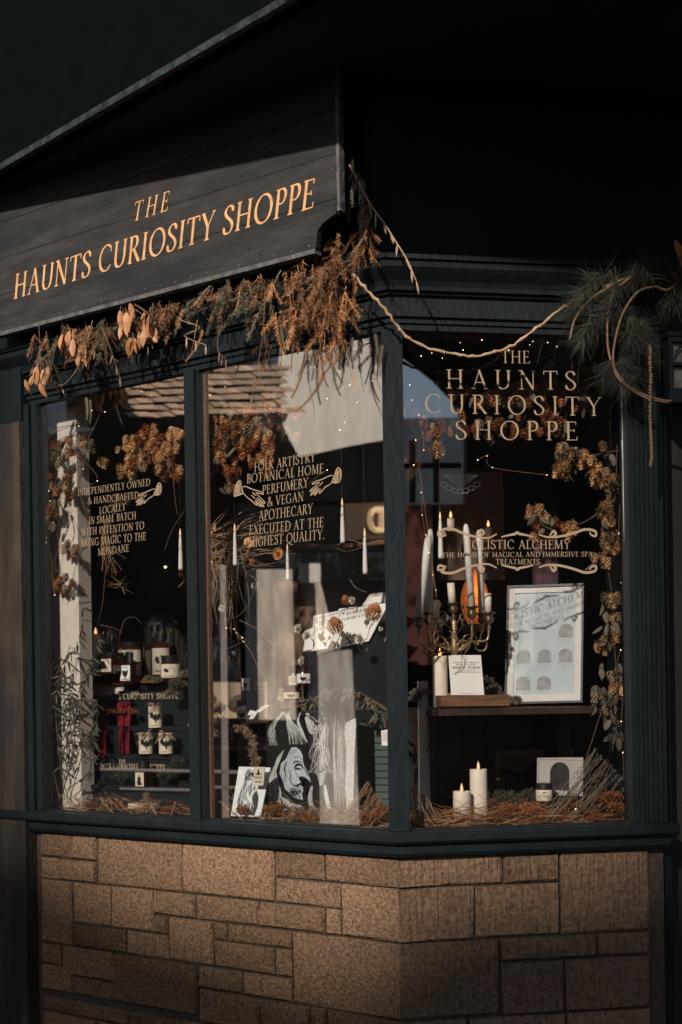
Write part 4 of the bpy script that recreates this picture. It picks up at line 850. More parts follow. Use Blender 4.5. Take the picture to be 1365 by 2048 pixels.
hopgroup('hop spray at lower left of the right-hand garland', FR, .16, [(1070, 1025, 18, 16, 9), (1095, 1050, 24, 16, 9), (1135, 1055, 22, 16, 5), (1080, 1072, 12, 8, 3)], (0, 0, 1), .7, ([(1230, 1000), (1150, 1050), (1060, 1010)],))
hopgroup('hops trailing down the right edge of the window', FR, .10, [(1220, 975, 18, 22, 9), (1215, 1030, 22, 26, 12), (1222, 1085, 20, 26, 10), (1200, 1120, 20, 16, 4), (1222, 1200, 18, 14, 8), (1225, 1255, 22, 30, 12), (1205, 1280, 18, 20, 5), (1240, 1370, 14, 14, 4)], (0, 2, 0), .7,
         ([(1235, 890), (1230, 1000), (1215, 1100), (1225, 1200), (1230, 1300), (1236, 1420), (1225, 1500)],))
hopgroup('dark dried leaves at the lower right edge of the window', FR, .12, [(1225, 1370, 22, 40, 4), (1205, 1400, 18, 24, 3), (1228, 1450, 16, 40, 3)], (2,), 7, ())
# fairy lights
def lights(lab, F, o, pts, wire=None):
    g = thing('fairy_lights', lab, 'string lights', F.at(*pts[0], -o))
    mb = MB(); mb.tube(cr([F.at(x, y, -o + U(-.01, .01)) for x, y in (wire or pts)], 5), .0006, 4); mb.build('wire', PALETWIG, g)
    me = MB(); me.lathe([(0, -.0014), (.0012, -.0007), (.0012, .0007), (0, .0014)], (0, 0, 0), 6); me = me.mesh('bulb', BEAD)
    for x, y in pts: inst('bulb', me, g, Matrix.Translation(F.at(x, y, -o + U(-.004, .004))) @ Matrix.Scale(1.0, 4))
lights('fairy lights strung down the left end of the window', FL, .06, [(158, 852), (131, 888), (116, 938), (98, 982), (107, 1045), (93, 1085), (103, 1030), (167, 938), (148, 905), (195, 962), (101, 1002), (110, 1190), (92, 1075)])
lights('fairy lights along the top of the left pane', FL, .12, [(209, 791), (184, 821), (210, 824), (284, 783), (300, 772), (304, 790), (402, 762), (450, 774), (420, 790), (415, 735)])
lights('fairy lights looping across the middle pane', FL, .14, [(655, 797), (700, 770), (745, 762), (715, 805), (690, 845), (680, 860), (630, 735), (585, 970), (655, 940)])
lights('fairy lights twined in the grasses of the middle pane', FL, .12, [(453, 1256), (468, 1258), (474, 1265), (485, 1275), (488, 1283), (400, 1320)])
lights('fairy lights over the top of the right pane', FR, .14, [(843, 712), (864, 706), (885, 716), (903, 675), (921, 685), (927, 700), (964, 680), (986, 676), (1006, 665), (1066, 683), (1096, 685), (1114, 693), (940, 715), (1060, 690), (1018, 700)])
lights('copper wire lights dangling beside the corner post', FR, .10, [(820, 770), (824, 800), (838, 830), (848, 900), (828, 930), (843, 985), (845, 1030), (852, 1070), (858, 1105), (866, 1150), (872, 1180), (832, 880)])
lights('fairy lights down the right edge of the window', FR, .09, [(1243, 880), (1244, 941), (1238, 1067), (1247, 1131), (1243, 1165), (1256, 1255), (1243, 1443), (1246, 1505), (1250, 1570), (1262, 1631), (1251, 1635), (1152, 1618), (1242, 1300)])
lights('fairy lights in the hops at the right of the window', FR, .12, [(956, 920), (975, 912), (985, 935), (1094, 950)])
# floating taper candles hung on threads
TAPM = MB(); TAPM.lathe([(0, 0), (.0085, 0), (.0088, .01), (.0075, .06), (.0055, .115), (.004, .128), (0, .129)], (0, 0, 0), 14); TAPM = TAPM.mesh('candle_stick', TAPER, True)
TFL = MB(); TFL.lathe([(0, .128), (.0034, .131), (.0040, .139), (.0022, .152), (0, .160)], (0, 0, 0), 10); TFL = TFL.mesh('flame', FLAME_D, True)
THR = MB(); THR.tube([(0, 0, .155), (0, 0, .6)], .00022, 3); THR = THR.mesh('thread', PALETWIG)
for lab, F, o, x, y0, y1 in (('floating taper candle hanging behind the left pane', FL, .14, 362, 1140, 1056), ('leftmost floating taper candle in the middle pane, over the flowers', FL, .14, 471, 1131, 1046),
                          ('lowest floating taper candle, below the vinyl word QUALITY', FL, .18, 576, 1160, 1086), ('highest floating taper candle in the middle pane, under the right hand drawing', FL, .16, 686, 1086, 995),
                          ('floating taper candle nearest the corner post in the middle pane', FL, .14, 731, 1148, 1055), ('floating taper candle in the right pane above the candelabra', FR, .12, 882, 1117, 1022)):
    p = F.at(x, y0, -o); t = F.at(x, y1, -o); s_ = (t.z - p.z) / .160; r = thing('floating_candle', lab, 'candle', p, 'floating taper candles')
    for nm, me in (('candle_stick', TAPM), ('flame', TFL), ('thread', THR)): inst(nm, me, r, Matrix.Translation(p) @ Matrix.Scale(s_, 4))
# ---------------- pillar candles
def pillar(lab, p, r_, h, lit=True, m=WAX):
    c = thing('pillar_candle', lab, 'candle', p); mb = MB(); mb.lathe([(0, 0), (r_, 0), (r_ * 1.01, .004), (r_, h * .5), (r_ * .99, h - .004), (r_ * .96, h), (r_ * .86, h - .002), (r_ * .7, h - .010), (0, h - .014)], p, 28); mb.build('wax_body', m, c, True)
    mb = MB(); mb.lathe([(0, h - .012), (.0045, h - .002), (.0058, h + .006), (.004, h + .016), (0, h + .028)], p, 10); mb.build('flame', FLAME if lit else FLAME_D, c, True)
def bz(F, x, y, o): return F.at(x, y, -o)
p = bz(FR, 882, 1414, .22); pillar('tall ivory pillar candle standing left of the printed card', p, .025, (bz(FR, 882, 1312, .22).z - p.z))
p = bz(FR, 925, 1640, .30); pillar('short ivory pillar candle at the bottom of the right pane', p, .030, bz(FR, 925, 1582, .30).z - p.z, False)
p = bz(FR, 959, 1648, .34); pillar('taller ivory pillar candle beside the short one low in the right pane', p, .030, bz(FR, 959, 1538, .34).z - p.z, False)
p = bz(FL, 193, 1352, .25); pillar('ivory pillar candle left of the small glass dome', p, .021, bz(FL, 193, 1268, .25).z - p.z)
# ---------------- stepped stand in the left pane
st = thing('stepped_stand', 'black stepped display stand lettered The Haunts Curiosity Shoppe', 'display stand', inL(270, 1600, .3))
STP = [(.36, 1371), (.28, 1452), (.22, 1508), (.165, 1572)]
for i, (o, y) in enumerate(STP):
    a_, z_ = FL.hit(270, y, -o); aa = FL.hit(158, y, -o)[0]; ab = FL.hit(384, y, -o)[0]
    mb = MB(); mb.fbox(FL, aa, ab, z_ - .018, z_, -o - .12, -o + .008); mb.build('tread', BLACKSTEP, st)
    mb = MB(); mb.fbox(FL, aa + .004, ab - .004, BED + .001, z_ - .0185, -o - .12, -o); mb.build('riser', BLACKSTEP, st)
GOLDL = mat('pale_gold_print', (.55, .44, .30), .5, .3, var=.05)
o = .36
ftext(FL, 'THE', 262, 1390, 278, 1390, 9, GOLDL, st, -o + .001, .2, weight=1.3); ftext(FL, 'HAUNTS CURIOSITY SHOPPE', 197, 1399, 358, 1397, 11, GOLDL, st, -o + .001, weight=1.15)
o = .22
ftext(FL, 'THE', 237, 1526, 252, 1526, 8, GOLDL, st, -o + .001, .2, weight=1.2); ftext(FL, 'HAUNTS CURIOSITY SHOPPE', 180, 1536, 332, 1539, 10, GOLDL, st, -o + .001, weight=1.1)
def on(F, x, y, o): return F.at(x, y, -o)
def label_art(mb, o, ex, up, n, w_, h, kind):
    P = lambda a, b: o + ex * (a * w_) + up * (b * h) + n * .0006
    def pl(pts, off=0): mb.poly([P(a, b) + n * off for a, b in pts])
    if kind == 'bat':
        pl([(.02, .68), (.2, .72), (.34, .60), (.42, .56), (.45, .70), (.5, .62), (.55, .70), (.58, .56), (.66, .60), (.8, .72), (.98, .68), (.92, .50), (.84, .42), (.76, .48), (.68, .34), (.6, .40), (.5, .18), (.4, .40), (.32, .34), (.24, .48), (.16, .42), (.08, .50)])
        for i, b in enumerate((.10, .12)): mb.ribbon([P(.08, .10), P(.60, .10)], h * .02, n)
        text(mb, 'TALES OF', P(.2, .86), P(.82, .86), up, n, h * .085, 0, .2); text(mb, 'MIDNIGHT', P(.1, .745), P(.92, .745), up, n, h * .085, 0, .15)
    elif kind == 'figure':
        pl([(.5, .86), (.62, .80), (.66, .66), (.70, .45), (.72, .22), (.60, .30), (.56, .16), (.50, .24), (.44, .16), (.40, .30), (.28, .22), (.30, .45), (.34, .66), (.38, .80)])
        for k in range(7): mb.ribbon([P(.3 + k * .06, .18), P(.27 + k * .075, .36)], h * .015, n, .0002 + k * .00003)
        mb.ribbon([P(.1, .08), P(.9, .08)], h * .03, n)
    elif kind == 'owl':
        pl([(.5, .2), (.66, .3), (.78, .5), (.80, .72), (.64, .62), (.5, .66), (.36, .62), (.20, .72), (.22, .5), (.34, .3)]); mb.ribbon([P(.15, .1), P(.85, .1)], h * .04, n); mb.ribbon([P(.2, .88), P(.8, .88)], h * .03, n)
    elif kind == 'crow':
        pl([(.12, .52), (.2, .66), (.34, .70), (.44, .58), (.5, .46), (.40, .40), (.26, .42), (.2, .5)]); mb.ribbon([P(.44, .6), P(.6, .74), (P(.8, .66)), P(.9, .5)], h * .025, n); mb.ribbon([P(.15, .12), P(.85, .12)], h * .03, n)
    elif kind == 'witch':
        pl([(.25, .12), (.2, .3), (.3, .5), (.22, .62), (.4, .66), (.46, .86), (.6, .64), (.72, .6), (.6, .5), (.66, .3), (.8, .22), (.7, .1)]); mb.ribbon([P(.12, .04), P(.88, .04)], h * .02, n)
    elif kind == 'arch':
        pl([(.28, .12), (.28, .66)] + [(.5 + .22 * math.cos(R(a)), .66 + .2 * math.sin(R(a))) for a in range(165, 0, -15)] + [(.72, .66), (.72, .12)])
    elif kind == 'lines':
        for i in range(6): mb.ribbon([P(.12, .85 - i * .1), P(.88 - (i % 3) * .1, .85 - i * .1)], h * .018, n)
    elif kind == 'hat':
        pl([(.1, .62), (.35, .66), (.52, .95), (.62, .66), (.9, .62), (.5, .56)]); text(mb, 'THE BOOK', P(.08, .36), P(.92, .36), up, n, h * .14); mb.ribbon([P(.15, .2), P(.85, .2)], h * .05, n)
def jar(lab, x, y0, y1, o, wpx, F=FL, glass=AMBER, lid=BLACKCAP, lh=.22, kind='figure', lf=.62, square=False, neck=False, lm=CREAM, name='candle_jar', cat='jar', lab_z=.12):
    p = F.at(x, y0, -o); t = F.at(x, y1, -o); H = t.z - p.z; q = F.at(x + wpx / 2, y0, -o); r_ = (q - F.at(x - wpx / 2, y0, -o)).dot(F.e3) / 2
    g = thing(name, lab, cat, p); hb = H * (1 - lh); mb = MB()
    if square: mb.box(p - F.e3 * r_ - F.n3 * r_, F.e3 * 2 * r_, F.n3 * 2 * r_, (0, 0, hb)); 
    else: mb.lathe([(0, 0), (r_ * .93, 0), (r_, .004), (r_, hb * .9), (r_ * (.4 if neck else .85), hb * (1.0))], p, 24)
    mb.build('jar_body' if not neck else 'bottle', glass, g, not square)
    mb = MB(); rl = r_ * (.42 if neck else .9); mb.lathe([(0, hb * 1.0005), (rl, hb * 1.0005), (rl, H * .985), (rl * .92, H), (0, H)], p, 22)
    for k in range(3): mb.lathe([(rl, hb + (H - hb) * (.2 + .22 * k)), (rl * 1.05, hb + (H - hb) * (.26 + .22 * k)), (rl, hb + (H - hb) * (.32 + .22 * k))], p, 22)
    mb.build('lid' if not neck else 'cap', lid, g)
    lw = r_ * 1.86 if square else r_ * 1.72; z0 = p.z + hb * lab_z; lh_ = hb * lf; mb = MB(); vs = []; view = (Vector((0, 0, 0)) - Vector((p.x, p.y, 0))).normalized()
    if square:
        o0 = p - F.e3 * lw / 2 + F.n3 * (r_ + .0008); o0.z = z0; ex, n = F.e3, F.n3; mb.box(o0 - n * .0006, ex * lw, (0, 0, lh_), n * .0006)
    else:
        n = (view + F.n3 * .3).normalized(); ex = Vector((-n.y, n.x, 0)); 
        if ex.dot(F.e3) < 0: ex = -ex
        m_ = 10; vs = []
        for i in range(m_ + 1):
            a = (i / m_ - .5) * 2.1; d = n * math.cos(a) + ex * math.sin(a); b = p + d * (r_ * 1.012); vs += [Vector((b.x, b.y, z0)), Vector((b.x, b.y, z0 + lh_))]
        mb.add(vs, [(2 * i, 2 * i + 2, 2 * i + 3, 2 * i + 1) for i in range(m_)])
        o0 = p + n * (r_ * 1.03) - ex * r_ * .72; o0.z = z0; lw = r_ * 1.44
    lb = mb.build('label', lm, g); mb = MB(); label_art(mb, o0, ex, Vector((0, 0, 1)), n, lw, lh_, kind); mb.build('print', INK, lb); return g
jar('amber candle jar with a cream figure label under the small dome', 225, 1348, 1306, .29, 37, kind='figure', lh=.16, lf=.72, square=True)
jar('taller amber jar with figure label standing behind the small bottle', 262, 1345, 1284, .40, 36, kind='figure', lh=.14, lf=.45, lab_z=.4)
jar('small black bottle with a white owl label at the front of the stand', 262, 1366, 1305, .32, 21, kind='owl', lh=.36, lf=.78, square=True, neck=True, lm=WHITE, name='label_bottle', cat='bottle')
jar('tall amber bottle with crow label inside the large dome', 324, 1358, 1262, .42, 28, kind='crow', lh=.22, lf=.7, neck=True, name='label_bottle', cat='bottle')
jar('squat amber jar with crow label in front of the domed bottle', 342, 1360, 1311, .34, 30, kind='crow', lh=.26, lf=.75)
CANL = mat('cream_tin', (.66, .57, .44), .5, .3, var=.05)
for lab, x, y0, y1, o in (('cream bat tin on its own, topmost of the three', 312, 1455, 1412, .27), ('cream bat tin at lower left of the three', 293, 1507, 1466, .21), ('cream bat tin at lower right of the three', 333, 1507, 1466, .21)):
    p = FL.at(x, y0, -o); H = FL.at(x, y1, -o).z - p.z; r_ = .0275; g = thing('bat_tin', lab, 'tin', p, 'bat tins on the stand'); mb = MB(); mb.lathe([(0, 0), (r_, 0), (r_, H), (r_ * .9, H), (0, H - .004)], p, 26); mb.build('tin_body', CANL, g)
    n = (Vector((-p.x, -p.y, 0)).normalized()); ex = Vector((-n.y, n.x, 0)); ex = ex if ex.dot(FL.e3) > 0 else -ex
    mb = MB(); label_art(mb, p + n * (r_ * 1.03) - ex * r_ * .85, ex, Vector((0, 0, 1)), n, r_ * 1.7, H, 'bat'); mb.build('print', INK, g)
    mb = MB()
    for k in range(9):
        a0_ = p + Vector((0, 0, H * .93)) + n * (r_ + .003); e = ex * rnd.choice((-1, 1)) * U(.015, .045) + Vector((0, 0, U(-.04, .02))); s_ = [a0_, a0_ + e * .5 + Vector((0, 0, .008)) + n * .008, a0_ + e]; mb.ribbon(cr(s_, 3), [.004] * 5 + [.003, .001], n)
    mb.ribbon([p + (n * math.cos(a) + ex * math.sin(a)) * (r_ * 1.04) + Vector((0, 0, H * .93)) for a in [i * .2 - 1.5 for i in range(16)]], .004, Vector((0, 0, 1))); mb.build('raffia_bow', PALETWIG, g)
jar('tiny cream box bottle with witch print on the third step', 289, 1573, 1522, .155, 18, kind='witch', lh=.42, lf=.95, square=True, lm=CREAM, lab_z=.02, name='label_bottle', cat='bottle')
for lab, x0, x1, y0, y1, kd in (('cream printed box lying low at the foot of the stand', 257, 287, 1634, 1607, 'witch'), ('second cream box at the foot of the stand, behind dry stalks', 292, 309, 1630, 1607, 'lines')):
    p = FL.at(x0, y0, -.14); q = FL.at(x1, y0, -.14); H = FL.at(x0, y1, -.14).z - p.z; g = thing('printed_box', lab, 'box', p); mb = MB(); mb.box(p, q - p, FL.n3 * -.03, (0, 0, H)); mb.build('carton', CREAM, g)
    mb = MB(); label_art(mb, p + FL.n3 * .0005, FL.e3, Vector((0, 0, 1)), FL.n3, (q - p).length, H, kd); mb.build('print', INK, g)
# red box, doily, red reflection drape
p = inL(185, 1369, .31); q = inL(252, 1369, .31); mb = MB(); mb.box(p, q - p, FL.n3 * -.09, (0, 0, .034)); tag(mb.build('red_box', mat('dark_red_lacquer', (.09, .012, .02), .35, .4, var=.2)), 'dark red box under the small dome and jar', 'box')
mb = MB(); 
NO = .335
for k in range(5):
    ry = 5 + k * 4.2; rx = 44 - (4 - k) * 1.5; mb.ribbon([inL(205 + rx * math.cos(R(a)), 1367 + ry * math.sin(R(a)), NO) for a in range(0, 181, 9)], .0042 if k % 2 else .003, FL.n3, .0005 + k * .0001)
for i in range(30):
    a = R(6 + i * 5.8); mb.ribbon([inL(205 + 38 * math.cos(a), 1367 + 3 * math.sin(a), NO), inL(205 + 44 * math.cos(a), 1367 + 21.5 * math.sin(a), NO)], .0022, FL.n3, .001)
for i in range(9):
    a = R(10 + i * 20); cx_, cy_ = 205 + 44 * math.cos(a), 1367 + 21.8 * math.sin(a); mb.ribbon([inL(cx_ + 5 * math.cos(R(b)), cy_ + 3 * math.sin(R(b)), NO) for b in range(0, 361, 40)], .0032, FL.n3, .0012)
mb.ribbon([inL(160, 1367, NO), inL(205, 1368, NO), inL(252, 1362, NO)], .006, FL.n3, .0015)
tag(mb.build('lace_doily', mat('white_lace', (.72, .68, .6), .9, .1, var=.1, nscale=60)), 'white crochet doily hanging over the top step edge', 'doily')
vel = thing('red_reflection_drape', 'dark red drape standing in for a reflection over the stepped stand', 'drape', inL(215, 1440, .3))  # strips stand in for a red reflection seen over the steps
for x0_, x1_, yb in ((186, 215, 1514), (233, 262, 1508)):
    mb = MB(); n = 14; m_ = 14; vs = []; 
    for j in range(n + 1):
        t = j / n; y = 1404 + (yb - 1404) * t; oo = .345 - .135 * min(1, t * 1.1)
        for i in range(m_ + 1): u = i / m_; w_ = 1 - .25 * t; x = (x0_ + x1_) / 2 + (u - .5) * (x1_ - x0_) * w_ + 4 * t; vs.append(inL(x, y, oo + .012 * math.sin(u * 12 + t * 2)))
    mb.add(vs, [(j * (m_ + 1) + i, j * (m_ + 1) + i + 1, (j + 1) * (m_ + 1) + i + 1, (j + 1) * (m_ + 1) + i) for j in range(n) for i in range(m_)]); mb.build('red_reflection_fold', RED, vel, True)
# wooden tray and glass domes
p = inL(324, 1366, .37); mb = MB(); mb.lathe([(0, 0), (.078, 0), (.082, .004), (.082, .010), (0, .010)], p, 36); tag(mb.build('round_tray', mat('orange_wood', (.26, .10, .035), .45, .3, var=.3, nscale=10)), 'round orange wooden base under the large glass dome', 'tray')
def dome(lab, x, y0, y1, o, r_, F=FL, knob=False):
    p = F.at(x, y0, -o); H = F.at(x, y1, -o).z - p.z; mb = MB(); pr = [(r_, 0), (r_, max(.01, H - r_))] + [(r_ * math.cos(R(a)), H - r_ + r_ * math.sin(R(a))) for a in range(10, 90, 8)] + [(.0006, H)]
    mb.lathe(pr, p, 40); g = thing('glass_dome', lab, 'glass dome', p); mb.build('glass', GLASS_B, g, True)
    mb = MB(); mb.lathe([(r_ * 1.0, 0), (r_ * 1.04, .002), (r_ * 1.0, .005)], p, 40); mb.build('rim', GLASS_B, g, True); return g
dome('large clear glass dome over the bottles on the stand', 325, 1360, 1221, .37, .072)
dome('small narrow glass dome over the candle jar', 224, 1348, 1250, .29, .037)
dome('wide glass dome on the left of the middle pane', 445, 1366, 1272, .30, .070)
p = inL(368, 1345, .35); mb = MB(); mb.lathe([(.012, 0), (.02, .03), (.022, .08), (.014, .11), (.018, .15)], p, 24); tag(mb.build('glass_vase', GLASS_B, None, True), 'slim clear glass vase right of the large dome', 'vase')
def mossy(name, lab, cat, F, spots, m, r=.03, n=420, ll=.012, w_=.0011, sq=.7):
    g = thing(name, lab, cat, F.at(spots[0][0], spots[0][1], -spots[0][2])); mes = [clump(m, r, n, ll, w_, 'moss_clump', sq) for _ in range(2)]
    for x, y, o, s_ in spots: q = inst('moss_clump', rnd.choice(mes), g, rotM(F.at(x, y, -o), (U(-.3, .3), U(-.3, .3), U(0, 6)), s_)); q['kind'] = 'stuff'
mossy('moss_heap', 'heap of dry grey moss at the foot of the large dome', 'moss', FL, [(300, 1362, .30, .8), (318, 1362, .29, .7), (345, 1390, .27, 1.0), (360, 1375, .27, 1.1), (372, 1352, .29, .9), (352, 1365, .27, .8)], MOSS)
mossy('moss_heap', 'reddish moss strip on the second step', 'moss', FL, [(190, 1425, .29, .7), (205, 1420, .29, .7), (225, 1425, .29, .6), (245, 1424, .29, .6), (265, 1424, .29, .6), (175, 1440, .27, .7)], RUSTMOSS)
mossy('moss_heap', 'dark moss tuft on the right of the lower steps', 'moss', FL, [(355, 1528, .16, .9), (348, 1545, .16, .9), (330, 1555, .16, .9), (365, 1535, .16, .7), (240, 1556, .16, .8), (220, 1548, .16, .7)], GMOSS)
mossy('moss_heap', 'rust coloured dried blooms along the foot of the middle pane', 'dried flowers', FL, [(405, 1628, .12, 1.2), (430, 1618, .14, 1.3), (450, 1630, .12, 1.1), (490, 1622, .1, .9), (420, 1600, .16, 1.0), (540, 1622, .1, .8), (560, 1618, .12, .8), (740, 1640, .09, 1.1), (765, 1630, .09, 1.1), (620, 1640, .08, .7)], RUSTMOSS)
mossy('moss_heap', 'rust coloured dried blooms along the foot of the left pane', 'dried flowers', FL, [(185, 1618, .12, 1.1), (215, 1628, .1, 1.0), (235, 1615, .14, 1.0), (270, 1640, .1, .8), (340, 1625, .14, 1.0)], RUSTMOSS)
mossy('moss_heap', 'golden brown dried blooms along the foot of the right pane', 'dried flowers', FR, [(1020, 1625, .16, 1.2), (1060, 1622, .16, 1.2), (1085, 1640, .12, 1.1), (1120, 1640, .12, 1.1), (1150, 1615, .16, 1.1), (1190, 1640, .1, 1.0), (1220, 1600, .12, 1.3), (1235, 1620, .1, 1.2), (990, 1640, .12, .9)], RUSTMOSS)
mossy('moss_heap', 'dark grey moss beside the small jar low in the right pane', 'moss', FR, [(1020, 1600, .36, 1.2), (1045, 1605, .34, 1.2), (1000, 1595, .38, 1.0), (1060, 1590, .36, .9)], GMOSS)
mossy('moss_heap', 'grey moss spilling off the wooden tray by the picture frame', 'moss', FR, [(985, 1385, .36, 1.0), (975, 1365, .4, .9), (1000, 1395, .34, .9), (1020, 1405, .32, .9), (1032, 1400, .32, .6)], MOSS)
mossy('moss_heap', 'brown moss piled at the left edge of the middle pane', 'moss', FL, [(410, 1400, .22, 1.4), (425, 1425, .2, 1.5), (405, 1450, .2, 1.4), (440, 1450, .2, 1.2), (415, 1470, .2, 1.2), (455, 1465, .2, .9)], STRAW)
# ---------------- olive-like plant at the far left
op_ = thing('leafy_branch', 'tall dark narrow-leaved branch against the pale pier', 'plant', inL(130, 1600, .14))
stems = [[(130, 1600), (118, 1500), (112, 1400), (130, 1330), (160, 1280), (168, 1215)], [(125, 1590), (150, 1480), (140, 1400), (120, 1340), (95, 1285)], [(140, 1600), (165, 1500), (160, 1420), (175, 1350), (196, 1278)], [(120, 1600), (100, 1500), (98, 1420), (120, 1370), (140, 1290)],
         [(135, 1580), (180, 1540), (190, 1470)], [(130, 1560), (110, 1480), (85, 1420), (95, 1360)], [(150, 1500), (190, 1450), (195, 1400)], [(130, 1450), (160, 1380), (190, 1330)], [(128, 1560), (140, 1500), (128, 1440), (145, 1390)], [(120, 1520), (150, 1450), (150, 1400)]]
for ln in stems:
    mb = MB(); oo = U(.045, .09); q = cr([inL(x, y, oo + U(-.015, .015)) for x, y in ln], 6); mb.tube(q, .0022, 5, .0008); mb.build('stem', GLEAF, op_)
    for p in q[4:]:
        for k in range(2 if len(q) > 20 else 3): hang('leaf', rnd.choice(OL), op_, p, FL, U(-1.4, 1.4), U(-.6, .6), U(.8, 1.1)).matrix_basis @= Matrix.Rotation(U(-1.2, .8), 4, 'Y')
bt_ = thing('bare_twig', 'bare budded twigs arching over the pale pier', 'twigs', inL(150, 900, .1))
for ln in ([(95, 880), (110, 865), (150, 850), (160, 840)], [(160, 850), (150, 890), (130, 930)], [(182, 830), (175, 900), (160, 950), (155, 985)], [(95, 1070), (100, 1100), (115, 1140), (122, 1145)], [(120, 1085), (115, 1060), (135, 1030), (150, 1060), (145, 1080)], [(170, 1090), (158, 1120), (165, 1150), (178, 1165)],
           [(215, 1110), (210, 1160), (205, 1210), (195, 1250)], [(240, 1270), (250, 1240), (270, 1235), (285, 1250)], [(200, 1250), (225, 1255), (245, 1265)], [(330, 1100), (345, 1060), (370, 1020)], [(345, 925), (350, 990), (355, 1030)], [(120, 1330), (95, 1350), (88, 1420), (100, 1470), (92, 1530)]):
    mb = MB(); q = cr([inL(x, y, .05 + U(0, .03)) for x, y in ln], 5); mb.tube(q, .0017, 5, .0008); mb.build('twig', BARK, bt_)
# hanging dried bunch
hb = thing('dried_bunch', 'hanging bunch of thin dried stems with small pink heads', 'dried flowers', inL(215, 1050, .25))
for k in range(14):
    x = 215 + U(-14, 14); mb = MB(); e = inL(215 + U(-20, 38), U(1115, 1150), .25 + U(-.03, .03)); mb.tube(cr([inL(212 + U(-3, 3), 1040, .25), inL(x, 1085, .25 + U(-.02, .02)), e]), .0009, 4); mb.build('stem', STRAW, hb)
    inst('flower_head', rnd.choice(FR_), hb, rotM(e, (U(2, 4), U(-.5, .5), 0), .45))
for k in range(10): hang('straw', straw_mesh(STRAW, 3, (.04, .07), (.002, .002, .002), .5), hb, inL(238 + U(-8, 8), 1170 + U(-6, 6), .24), FL, U(-1, 1), 0)
hopgroup('dark seed heads behind the vinyl lettering on the left', FL, .30, [(225, 1040, 22, 30, 6), (240, 1000, 20, 10, 4), (175, 1045, 10, 20, 3)], (2,), .5)
# ---------------- middle pane
def card(lab, F, pts, o, m, arts=(), name='card', cat='card', th=.003, tilt=None, border=True, parent=None):
    """flat card through the picture corners bl, br, tr, tl at inset o"""
    P = [F.at(x, y, -o) for x, y in pts]; 
    if tilt: P[2] = P[2] - F.n3 * tilt; P[3] = P[3] - F.n3 * tilt
    g = parent or thing(name, lab, cat, P[0]); ex = (P[1] - P[0]); up = (P[3] - P[0]); n = ex.cross(up).normalized(); mb = MB(); mb.add(P + [p - n * th for p in P], [(0, 1, 2, 3), (7, 6, 5, 4), (0, 4, 5, 1), (1, 5, 6, 2), (2, 6, 7, 3), (3, 7, 4, 0)])
    mb.build('sheet', m, g); return g, P[0], ex, up, n
def bil(P0, ex, up, a, b, n, off=.0007): return P0 + ex * a + up * b + n * off
brk = thing('box_of_prints', 'cream box of three bordered prints reading Rentum Tormentum', 'prints', inL(690, 1290, .4)) if False else None
for lab, pts, o, txt in (('rear print of three, top right against the corner post', [(722, 1215), (776, 1204), (790, 1178), (734, 1188)], .52, 0.1), ('left print of the three, partly behind the protea', [(622, 1330), (676, 1318), (676, 1220), (621, 1231)], .46, 0), ('middle print of the three, leaning over the black cloth', [(655, 1300), (738, 1282), (772, 1205), (672, 1217)], .42, 1)):
    g, P0, ex, up, n = card(lab, FL, pts, o, WHITE, name='bordered_print', cat='print', tilt=.02)
    mb = MB(); B = lambda a, b: bil(P0, ex, up, a, b, n); q = [B(.06, .05), B(.94, .05), B(.94, .93), B(.06, .93), B(.06, .05)]; mb.ribbon(q, .0022, n)
    text(mb, 'RENTUM', B(.24, .78), B(.72, .78), up, n, .011, 0, .2); text(mb, 'TORMENTUM', B(.14, .66), B(.86, .66), up, n, .011, 0, .2)
    for k in range(5): mb.ribbon([B(.1 + k * .02, .9 - k * .012), B(.16, .82)], .0012, n, .0002)
    mb.build('print', INK, g)
# white card box body and black cloth
g, *_ = card('white card box catching the sun below the prints', FL, [(607, 1302), (660, 1292), (656, 1240), (612, 1262)], .48, WHITE, name='card_box', cat='box')
def cloth(lab, F, top, bot, o0, o1, m, name, cat, amp=.01, fr=9, nx=26, ny=18, ph=0):
    """cloth hanging between a top polyline and a bottom polyline in the picture"""
    def pick(ln, u):
        k = u * (len(ln) - 1); i = min(int(k), len(ln) - 2); f = k - i; return ln[i][0] + (ln[i + 1][0] - ln[i][0]) * f, ln[i][1] + (ln[i + 1][1] - ln[i][1]) * f
    vs = []
    for j in range(ny + 1):
        for i in range(nx + 1):
            u, v = i / nx, j / ny; a, b = pick(top, u), pick(bot, u); oo = o0 + (o1 - o0) * v + amp * math.sin(u * fr + v * 1.3 + ph) * (.3 + .7 * v) + amp * .4 * math.sin(u * fr * 2.3 + v * 3)
            vs.append(F.at(a[0] + (b[0] - a[0]) * v, a[1] + (b[1] - a[1]) * v, -oo))
    mb = MB(); mb.add(vs, [(j * (nx + 1) + i, j * (nx + 1) + i + 1, (j + 1) * (nx + 1) + i + 1, (j + 1) * (nx + 1) + i)[::-1] for j in range(ny) for i in range(nx)]); ob = mb.build(name, m, None, True)
    sm = ob.modifiers.new('thick', 'SOLIDIFY'); sm.thickness = .002; return tag(ob, lab, cat)
cloth('black cloth draped below the prints in the middle pane', FL, [(604, 1306), (660, 1296), (720, 1272), (778, 1236)], [(610, 1440), (660, 1445), (720, 1450), (780, 1455)], .44, .40, BLACKCLOTH, 'black_cloth', 'cloth', .014, 7)
